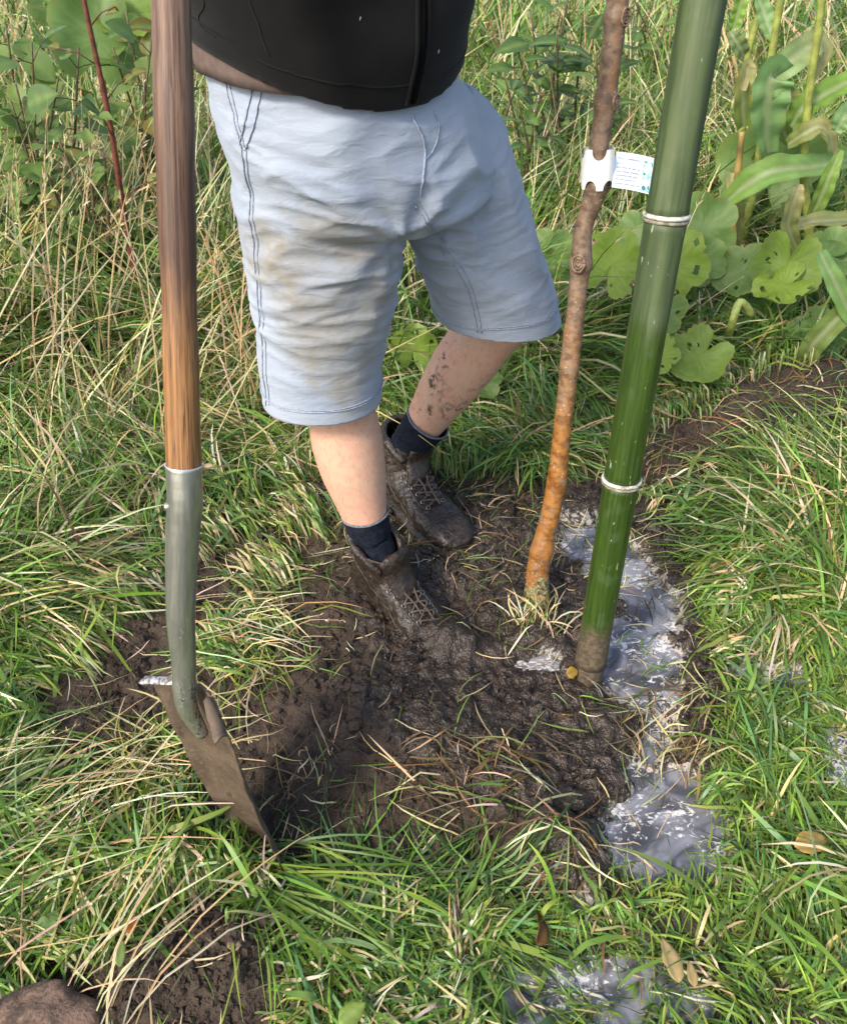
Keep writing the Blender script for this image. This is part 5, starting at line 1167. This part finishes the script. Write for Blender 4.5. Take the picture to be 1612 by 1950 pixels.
def squash_plant(label, leaves, extra=()):
    bx = np.mean([hit(*l[6])[0] if l[6] else aty(l[0], l[1], l[2])[0] for l in leaves]); by = np.mean([l[2] for l in leaves])
    pl = empty('squash_plant', (bx, by, float(gz(bx, by)[0])), label, 'plant', 'squash plants in the grass')
    for (px, py, Y, rpx, kind, (nx_o, nz_o, tipdeg), base) in leaves:
        c_ = aty(px, py, Y); D = c_[1] * cP - (c_[2] - CAM_H) * sP; size = rpx * 2.15 * D / FPX
        nrm = unit(unit(np.array([0, 0, CAM_H]) - c_) + np.array([nx_o, 0, nz_o])); td = np.array([math.cos(R(tipdeg)), 0, math.sin(R(tipdeg))]); td = unit(td - nrm * td.dot(nrm))
        put('leaf', SQ[kind], pl, c_ - td * size * .08, td, nrm, size)
        a0 = c_ - td * size * .08 - nrm * .004
        b0 = hit(*base, .0) if base else np.array([a0[0] + rng.uniform(-.06, .06), a0[1] + .04, 0]); b0[2] = float(gz(b0[0], b0[1])[0]) - .01
        q = resample([b0, lerp(b0, a0, .5) + np.array([rng.uniform(-.02, .02), 0, .02]), a0], 10)[0]; v, f = tube(q, np.linspace(.008, .0055, 10), 8); mk('petiole', v, f, MAT['petiole' if kind in (2, 3) else 'petiole_g'], pl)
    for pts, r_ in extra:
        q = resample(pts, 14)[0]; v, f = tube(q, r_, 9); mk('petiole', v, f, MAT['petiole'], pl)
    return pl
squash_plant('squash plant with two broad grey-green leaves at the foot of the maize', [
    (1468, 305, 2.95, 92, 0, (-.2, .1, 100), None), (1512, 345, 3.0, 98, 1, (.35, .1, 50), None), (1565, 640, 2.2, 55, 4, (.2, .3, 20), None), (1450, 610, 2.3, 62, 4, (0, .6, 10), None)],
    [([hit(1378, 672), aty(1392, 620, 2.12), aty(1406, 577, 2.13), aty(1420, 583, 2.14), aty(1430, 600, 2.15)], .011)])
squash_plant('squash plant with toothed leaves on tall yellow stems beside the trench', [
    (1405, 520, 2.35, 52, 1, (-.4, .6, 200), (1418, 640)), (1492, 520, 2.3, 62, 3, (.1, .1, 265), (1475, 670)), (1556, 492, 2.35, 52, 4, (.2, 1.3, 175), (1468, 662)), (1590, 480, 2.4, 45, 0, (.4, .6, 10), (1545, 640)), (1480, 545, 2.25, 50, 2, (-.3, 1.6, 200), (1445, 650)),
    (1325, 690, 2.0, 56, 3, (-.3, 1.0, 250), (1330, 790))])
squash_plant('squash plant with holed yellow-green leaves behind the bamboo stake', [
    (1345, 430, 2.5, 62, 0, (.1, .15, 40), None), (1292, 505, 2.3, 62, 2, (.1, .2, -20), None), (1340, 500, 2.38, 45, 0, (.3, .2, -30), None), (1168, 492, 2.2, 62, 2, (-.1, .2, 80), (1185, 655)), (1262, 600, 2.1, 44, 1, (0, .3, -60), None), (1255, 680, 2.0, 36, 2, (.1, .4, -80), None), (1215, 440, 2.5, 45, 0, (-.2, .4, 130), None)])
squash_plant('squash plant with bluish leaves behind the hem of the shorts', [
    (1045, 478, 2.35, 46, 0, (-.1, .3, 120), (1060, 680)), (1065, 530, 2.3, 45, 1, (.2, .4, -40), None), (788, 655, 2.05, 42, 2, (.2, .1, 80), (800, 740)), (925, 725, 1.95, 34, 0, (.3, .8, 30), (960, 760)), (690, 760, 2.1, 30, 1, (0, .6, 60), None)])
squash_plant('squash plant with one very broad leaf behind the red stem', [(190, 60, 3.1, 85, 0, (.1, .4, 70), None), (240, 15, 3.2, 60, 3, (.2, .5, 20), None), (120, 10, 3.3, 55, 1, (-.2, .3, 110), None), (20, 570, 2.3, 40, 2, (-.2, .4, 100), None)])

# maize
MAT['stalk'] = mat_simple('maize_stalk', (.24, .27, .06), .45, .3, 30, .2, .003); MAT['stalkred'] = mat_simple('reddened_maize_stalk', (.23, .16, .05), .5, .5, 18, .2, .003)
def ribbon(name, parent, pts, wid, col, col2=None, fold=.22, face=None, n=26):
    q, w_ = resample(pts, n, wid); T, U, W = frames(q); ns = 7; V = []; C = []
    face = np.array([0, -.75, .65]) if face is None else np.asarray(face, float)
    for k in range(n):
        sd_ = np.cross(T[k], face); sd_ = unit(sd_); up = np.cross(sd_, T[k]); up = up if up.dot(face) > 0 else -up
        for i in range(ns):
            u = -1 + 2 * i / (ns - 1); wav = .10 * w_[k] * math.sin(k * 1.1 + (2 if u > 0 else 0)) * abs(u)
            V.append(q[k] + sd_ * u * w_[k] * .5 + up * (abs(u) * w_[k] * fold + wav)); tq = k / (n - 1)
            c_ = np.array(col) * (1 - tq) + np.array(col if col2 is None else col2) * tq; c_ = c_ * (.9 + .2 * rng.random())
            C.append(c_ * .35 + np.array([.42, .46, .30]) * .65 if i == 3 else c_ * (1.12 if i % 2 else .94))
    F = [(k * ns + i, k * ns + i + 1, k * ns + ns + i + 1, k * ns + ns + i) for k in range(n - 1) for i in range(ns - 1)]
    return mk(name, V, F, MAT['leaf'], parent, cols=np.clip(np.array(C), .003, .9))
MG, MB, MD_ = (.22, .38, .065), (.22, .38, .15), (.46, .38, .19)
def maize(label, stalk, leaves):
    base = stalk[0]; st = empty('maize_plant', (base[0], base[1], 0), label, 'plant', 'maize plants'); pts = [np.array([base[0], base[1], -.02])] + [np.asarray(p) for p in stalk]
    rr = np.linspace(.016, .009, len(pts)); q, r_ = resample(pts, 40, rr); r_ = r_ * (1 + .12 * (np.abs((np.arange(40) % 10) - 0) < 1)); v, f = tube(q, r_, 14); mk('stalk', v, f, MAT['stalk'], st)
    for p, wd, c1, c2, fc in leaves: ribbon('leaf', st, p, wd, c1, c2, .22, fc)
    return st
A = lambda Y, *pp: [aty(px, py, Y + dy) for px, py, dy in pp]
fc1 = (0, -1, .2)
maize('maize plant with a folded broad leaf and one long twisted leaf reaching right', A(2.85, (1408, 470, 0), (1440, 330, 0), (1462, 150, 0), (1485, 0, 0), (1500, -120, 0)), [
    (A(2.8, (1462, 290, 0), (1458, 230, -.04), (1462, 180, -.06), (1470, 146, -.06), (1474, 150, -.02)), [.05, .10, .115, .11, .10], MB, MB, fc1),
    (A(2.85, (1470, 150, 0), (1500, 120, .02), (1535, 92, .05), (1562, 82, .08), (1566, 110, .1), (1552, 145, .1)), [.05, .085, .08, .06, .045, .01], MB, MD_, (.1, -.8, .6)),
    (A(2.85, (1472, 75, 0), (1462, 50, .02), (1452, 20, .04), (1440, -15, .05)), [.03, .05, .05, .02], MB, MB, fc1),
    (A(2.7, (1368, 398, 0), (1420, 352, -.03), (1475, 325, -.05), (1540, 318, -.02), (1640, 300, .05)), [.02, .075, .085, .07, .05], MG, MB, (0, -.75, .65)),
    (A(2.85, (1415, 240, 0), (1414, 190, -.02), (1418, 150, -.02), (1425, 125, .02), (1412, 172, -.06)), [.05, .065, .06, .04, .02], (.17, .25, .05), MD_, fc1),
    (A(2.85, (1500, 270, 0), (1490, 240, -.03), (1502, 200, -.03), (1512, 192, 0), (1498, 235, -.06)), [.03, .06, .06, .04, .02], (.14, .23, .04), MD_, fc1)])
maize('maize plant at the edge of the trench with a dry drooping leaf', A(2.7, (1540, 470, 0), (1530, 330, 0), (1540, 180, 0), (1560, 40, 0), (1570, -80, 0)), [
    (A(2.75, (1505, 240, 0), (1530, 205, -.02), (1570, 180, 0), (1640, 140, .05)), [.04, .075, .075, .05], (.12, .22, .04), MG, (0, -.6, .8)),
    (A(2.7, (1500, 275, 0), (1530, 255, -.03), (1562, 242, -.04), (1580, 262, -.04), (1588, 300, -.03)), [.03, .055, .05, .045, .02], (.17, .23, .06), MD_, (.1, -.7, .7)),
    (A(2.6, (1540, 420, 0), (1562, 375, -.02), (1580, 330, -.02), (1600, 285, .02)), [.03, .05, .045, .02], (.16, .25, .05), MG, (-.2, -1, .2)),
    (A(2.55, (1478, 468, 0), (1505, 440, -.02), (1545, 423, -.03), (1640, 418, .02)), [.008, .03, .05, .06], MD_, (.24, .29, .10), (0, -.5, .85)),
    (A(2.6, (1590, 250, 0), (1610, 220, 0), (1650, 190, .05)), [.03, .06, .05], MB, MB, (0, -.7, .7)),
    (A(2.5, (1520, 480, 0), (1500, 430, -.02), (1512, 380, -.04), (1522, 350, -.03)), [.03, .05, .05, .02], (.22, .27, .08), MD_, fc1)])
st = maize('thick reddish-yellow maize stalk with its leaves gone behind the squash leaves', A(2.75, (1392, 480, 0), (1396, 400, 0), (1404, 330, 0), (1412, 250, 0)), [
    (A(2.78, (1410, 470, 0), (1400, 420, -.03), (1395, 370, -.04), (1390, 330, -.02)), [.02, .05, .05, .02], (.22, .27, .08), MD_, fc1)])
[o for o in st.children if o.name.startswith('stalk')][0].data.materials[0] = MAT['stalkred']
maize('pale maize stem leaning over the bare soil by the trench', A(2.15, (1530, 730, 0), (1560, 660, 0), (1600, 590, 0), (1660, 500, 0)), [
    (A(2.13, (1528, 710, 0), (1545, 660, -.03), (1590, 610, -.04), (1640, 560, -.02)), [.03, .06, .06, .04], (.20, .27, .08), (.16, .24, .06), (-.3, -.8, .5)),
    (A(2.1, (1560, 480, 0), (1590, 540, -.02), (1620, 600, -.02), (1650, 640, 0)), [.03, .05, .05, .03], MB, MG, (-.3, -.8, .5))])
st = maize('thin maize stem with a brown flower head behind the bamboo', A(3.1, (1405, 420, 0), (1412, 250, 0), (1420, 120, 0), (1452, 0, 0), (1470, -80, 0)), [
    (A(3.1, (1418, 110, 0), (1408, 90, -.02), (1395, 70, -.02), (1388, 60, 0)), [.02, .05, .04, .01], (.16, .24, .10), (.2, .27, .12), fc1), (A(3.15, (1395, 55, 0), (1405, 20, 0), (1420, -30, 0)), [.03, .045, .02], MG, MG, fc1)])

# red-stemmed sapling and leafy shrubs
MAT['redstem'] = mat_simple('red_bark', (.115, .032, .020), .45, .4, 60, .3, .002); MAT['twig'] = mat_simple('brown_twig', (.10, .075, .035), .7, .4, 60, .3, .002)
RL = [leaf_mesh('round_leaf', 1.0, .85, .15, .18, (.12, .22, .06), seed=1), leaf_mesh('round_leaf', 1.0, .78, .25, .10, (.18, .27, .075), seed=2), leaf_mesh('round_leaf', 1.0, .9, .1, .28, (.075, .16, .05), seed=3), leaf_mesh('round_leaf', 1.0, .75, .25, .2, (.17, .13, .03), seed=4)]
SL = [leaf_mesh('sallow_leaf', 1.0, .50, .2, .25, (.060, .135, .050), seed=5), leaf_mesh('sallow_leaf', 1.0, .46, .25, .1, (.095, .185, .050), seed=6), leaf_mesh('sallow_leaf', 1.0, .52, .12, .3, (.045, .10, .040), seed=7)]
def shrub(name, label, base, tips, meshes, size, per, mat, group=None, r0=.008, wts=None, twig=.06, lo_=.25):
    sh = empty(name, (base[0], base[1], float(gz(base[0], base[1])[0])), label, 'shrub', group)
    for tp_ in tips:
        tp_ = np.asarray(tp_, float); b0 = ORG[sh] + np.array([rng.uniform(-.06, .06), rng.uniform(-.06, .06), -.01]); md_ = lerp(b0, tp_, .5) + rng.normal(0, .05, 3) * np.array([1, 1, .3])
        q = resample([b0, md_, tp_], 14)[0]; v, f = tube(q, np.linspace(r0, r0 * .35, 14), 7); sm = mk('stem', v, f, mat, sh)
        for k in range(per):
            tq = lo_ + (1 - lo_) * (k + rng.random()) / per; p = q[min(13, int(tq * 13))]; a = k * 2.4 + rng.random(); d_ = np.array([math.cos(a), math.sin(a), .35 + .4 * rng.normal()]); d_ = unit(d_)
            e = p + d_ * twig * rng.uniform(.3, 1.3); put('leaf', meshes[rng.choice(len(meshes), p=wts)], sm, e, unit(d_ + np.array([0, -.25, -.35 * rng.random()])), (rng.normal(0, .3), -.35 + rng.normal(0, .3), 1), size * rng.uniform(.6, 1.25))
            v, f = tube([p, lerp(p, e, .5) + np.array([0, 0, .004]), e + d_ * .003], .0016, 5); mk('twig', v, f, mat, sm)
    return sh
rb_, rt_ = aty(240, 430, 2.35), aty(158, -10, 2.35); rbase = rb_ + (rb_ - rt_) * (rb_[2] / (rt_[2] - rb_[2]))
red = empty('red_stem_sapling', (rbase[0], rbase[1], 0), 'straight dark red stem standing in dry grass with few small leaves', 'sapling')
rq = resample([rbase - np.array([0, 0, .02]), rb_, lerp(rb_, rt_, .5) + np.array([.008, 0, 0]), rt_, rt_ + (rt_ - rb_) * .6], 40)[0]; v, f = tube(rq, np.linspace(.0105, .0045, 40), 10); rs = mk('stem', v, f, MAT['redstem'], red)
for k in range(9):
    i0 = 12 + k * 3; p = rq[i0]; a = k * 2.4; d_ = unit([math.cos(a), math.sin(a) * .6, .5]); e = p + d_ * rng.uniform(.05, .13)
    v, f = tube([p, lerp(p, e, .5) + np.array([0, 0, .01]), e], .0018, 6); tg = mk('twig', v, f, MAT['redstem'], rs) if False else mk('twig', v, f, MAT['redstem'], red)
    for j in range(2): put('leaf', RL[rng.choice(4, p=[.2, .3, .1, .4])], red, e - d_ * .03 * j, unit(d_ + rng.normal(0, .5, 3)), (rng.normal(0, .5), -.5, 1), rng.uniform(.03, .05))
tips = lambda lst: [aty(px, py, Y) for px, py, Y in lst]
b_ = hit(60, 330); shrub('round_leaved_shrub', 'round-leaved green shrub at the end of the red stem meadow', aty(40, 300, 2.9)[:2], tips([(10, 40, 2.8), (60, 80, 2.7), (110, 150, 2.65), (30, 160, 2.6), (150, 90, 2.9), (-40, 100, 2.8), (20, 190, 2.55)]), RL, .09, 14, MAT['twig'], 'leafy shrubs behind the grass', wts=[.4, .3, .25, .05])
shrub('round_leaved_shrub', 'round-leaved shrub with olive-tinged leaves standing behind the wooden spade handle', aty(280, 280, 3.1)[:2], tips([(240, 20, 3.0), (290, 60, 2.9), (330, 20, 3.0), (275, 130, 2.8), (215, 90, 2.95), (345, 140, 2.9)]), RL, .078, 13, MAT['twig'], 'leafy shrubs behind the grass', wts=[.25, .35, .15, .25])
shrub('round_leaved_shrub', 'low round-leaved shrub by the foot of the red stem', aty(150, 480, 2.6)[:2], tips([(110, 260, 2.45), (170, 220, 2.5), (200, 300, 2.45), (90, 330, 2.4), (60, 400, 2.35)]), RL, .06, 8, MAT['twig'], 'leafy shrubs behind the grass', wts=[.35, .4, .15, .1])
shrub('sallow_shrub', 'dark oval-leaved shrub behind the young tree trunk', aty(1090, 240, 3.6)[:2], tips([(1010, 20, 3.5), (1060, 60, 3.4), (1110, 20, 3.5), (1135, 100, 3.45), (1045, 130, 3.4), (1180, 60, 3.6), (980, 70, 3.5), (1085, -30, 3.6)]), SL, .115, 11, MAT['twig'], 'leafy shrubs behind the grass', wts=[.4, .3, .3])
shrub('sallow_shrub', 'small oval-leaved shrub growing low in the grass beside the blue shorts', aty(985, 300, 3.1)[:2], tips([(960, 140, 3.0), (1000, 120, 3.05), (985, 180, 2.95), (1030, 170, 3.0)]), SL, .075, 8, MAT['twig'], 'leafy shrubs behind the grass', wts=[.3, .5, .2])
shrub('sallow_shrub', 'far shrub of oval leaves showing above the grass between trunk and bamboo', aty(1240, 100, 4.6)[:2], tips([(1200, -20, 4.5), (1240, 20, 4.4), (1280, -10, 4.6)]), SL, .11, 8, MAT['twig'], 'leafy shrubs behind the grass', wts=[.3, .4, .3])

# ================================================================== SMALL THINGS ON THE GROUND
def fallen(name, label, px, py, L, W, col, col2, rot, up=(.1, -.2, 1), curl=.3, fold=.3, lift=.012, cat='leaf', seed=0):
    me = leaf_mesh(name, L, W, fold, curl, col, 9, .12, col2, seed); p = hit(px, py); z_ = float(gz(p[0], p[1])[0]) + lift + (.022 if lift > .02 else .004)
    p = hit(px, py, z_); o = put(name, me, None, (p[0], p[1], z_), (math.sin(R(rot)), math.cos(R(rot)), .12), up); o.modifiers.new('thickness', 'SOLIDIFY').thickness = .0006
    return tag(o, label, cat, 'fallen leaves')
fallen('fallen_leaf', 'curled yellow-tan dead leaf on the bright lawn grass', 1512, 1612, .058, .034, (.50, .32, .10), (.56, .40, .16), 78, (.2, -.3, 1), .25, .5, .030, seed=11)
fallen('fallen_leaf', 'shiny red-brown curled dead leaf standing in the front grass', 1022, 1800, .050, .030, (.19, .070, .025), (.24, .10, .04), 20, (.5, -.8, .5), .35, .6, .028, seed=12)
fallen('fallen_leaf', 'long pale tan dead leaf, blotched with brown, in wet grass', 1292, 1872, .062, .026, (.52, .38, .18), (.60, .46, .24), -8, (.2, -.6, .7), .15, .35, .026, seed=13)
fallen('fallen_leaf', 'thin tan dead leaf lying beside the blotched one', 1322, 1880, .034, .014, (.48, .34, .16), (.5, .4, .2), 0, (0, -.6, .7), .1, .3, .024, seed=14)
fallen('fallen_leaf', 'small bright orange dead leaf between dry stalks', 240, 1775, .026, .017, (.50, .15, .03), (.55, .2, .05), 30, (.2, -.5, .8), .3, .4, .032, seed=15)
fallen('fallen_leaf', 'pale beige dead leaf beside the steel spade socket', 388, 890, .030, .020, (.50, .40, .24), (.55, .46, .3), 95, (0, -.6, .8), .1, .2, .06, seed=16)
fallen('fallen_leaf', 'yellow and brown scrap of leaf against the foot of the bamboo', 1078, 1283, .024, .022, (.42, .26, .04), (.3, .2, .05), 80, (-.3, -.7, .6), .2, .3, .012, seed=17)
fallen('fallen_leaf', 'crumpled pale brown leaf on the dark soil heap', 442, 1812, .020, .018, (.40, .28, .17), (.45, .33, .2), 10, (.1, -.5, .8), .4, .5, .012, seed=18)
fallen('green_leaf', 'fresh broad light-green leaf at the edge of the soil heap', 645, 1950, .042, .026, (.22, .33, .06), (.30, .40, .12), 55, (0, -.4, .9), .1, .2, .035, seed=19)
fallen('green_leaf', 'spotted pale green leaf among dry stalks by the orange leaf', 228, 1842, .036, .014, (.20, .30, .09), (.26, .34, .12), -10, (.1, -.5, .8), .1, .2, .03, seed=20)
cl = hit(110, 1785); clz = float(gz(cl[0], cl[1])[0]); clo = empty('clover_sprig', (cl[0], cl[1], clz), 'round pale green clover leaf low in the matted grass', 'plant')
v, f = tube([cl + np.array([0, .01, clz - .004]), cl + np.array([0, .004, clz + .025]), cl + np.array([0, 0, clz + .040])], .001, 6); mk('stem', v, f, MAT['petiole_g'], clo)
clm = leaf_mesh('clover_leaflet', .019, .018, .1, .1, (.17, .27, .09), seed=21)
for a in (20, 140, 260): put('leaf', clm, clo, cl + np.array([0, 0, clz + .040]), (math.sin(R(a)), math.cos(R(a)), .1), (0, -.3, 1))
# earth-covered stone
m, t, b, o = M_('earthy_stone'); g = G(t); c = g.coord(); n1 = g.noise(c, 25, 4); n2_ = g.noise(c, 160, 3, .6); z = g.sep(c, 2)
col = g.mix(g.ramp(g.math('ADD', n1, g.math('MULTIPLY', n2_, .4)), .55, .8), (.20, .125, .085), (.055, .036, .025)); g.set(b.inputs['Base Color'], col); b.inputs['Roughness'].default_value = .9
g.set(b.inputs['Normal'], g.bump(g.math('ADD', n1, n2_), .6, .004)); MAT['stone'] = m
bm = bmesh.new(); bmesh.ops.create_icosphere(bm, subdivisions=4, radius=1); SV = np.array([v.co[:] for v in bm.verts]); SF = [tuple(v.index for v in f.verts) for f in bm.faces]; bm.free()
sp_ = hit(95, 1985); sz = float(gz(sp_[0], sp_[1])[0]); SV = SV * np.array([.085, .06, .045]) * (1 + .18 * noise(SV * 1.6 + 3) + .03 * noise(SV * 9))[:, None]
tag(mk('stone', SV + np.array([sp_[0], sp_[1], sz + .028]), SF, MAT['stone'], origin=(sp_[0], sp_[1], sz)), 'rounded brown stone dusted with earth beside the soil heap', 'stone')
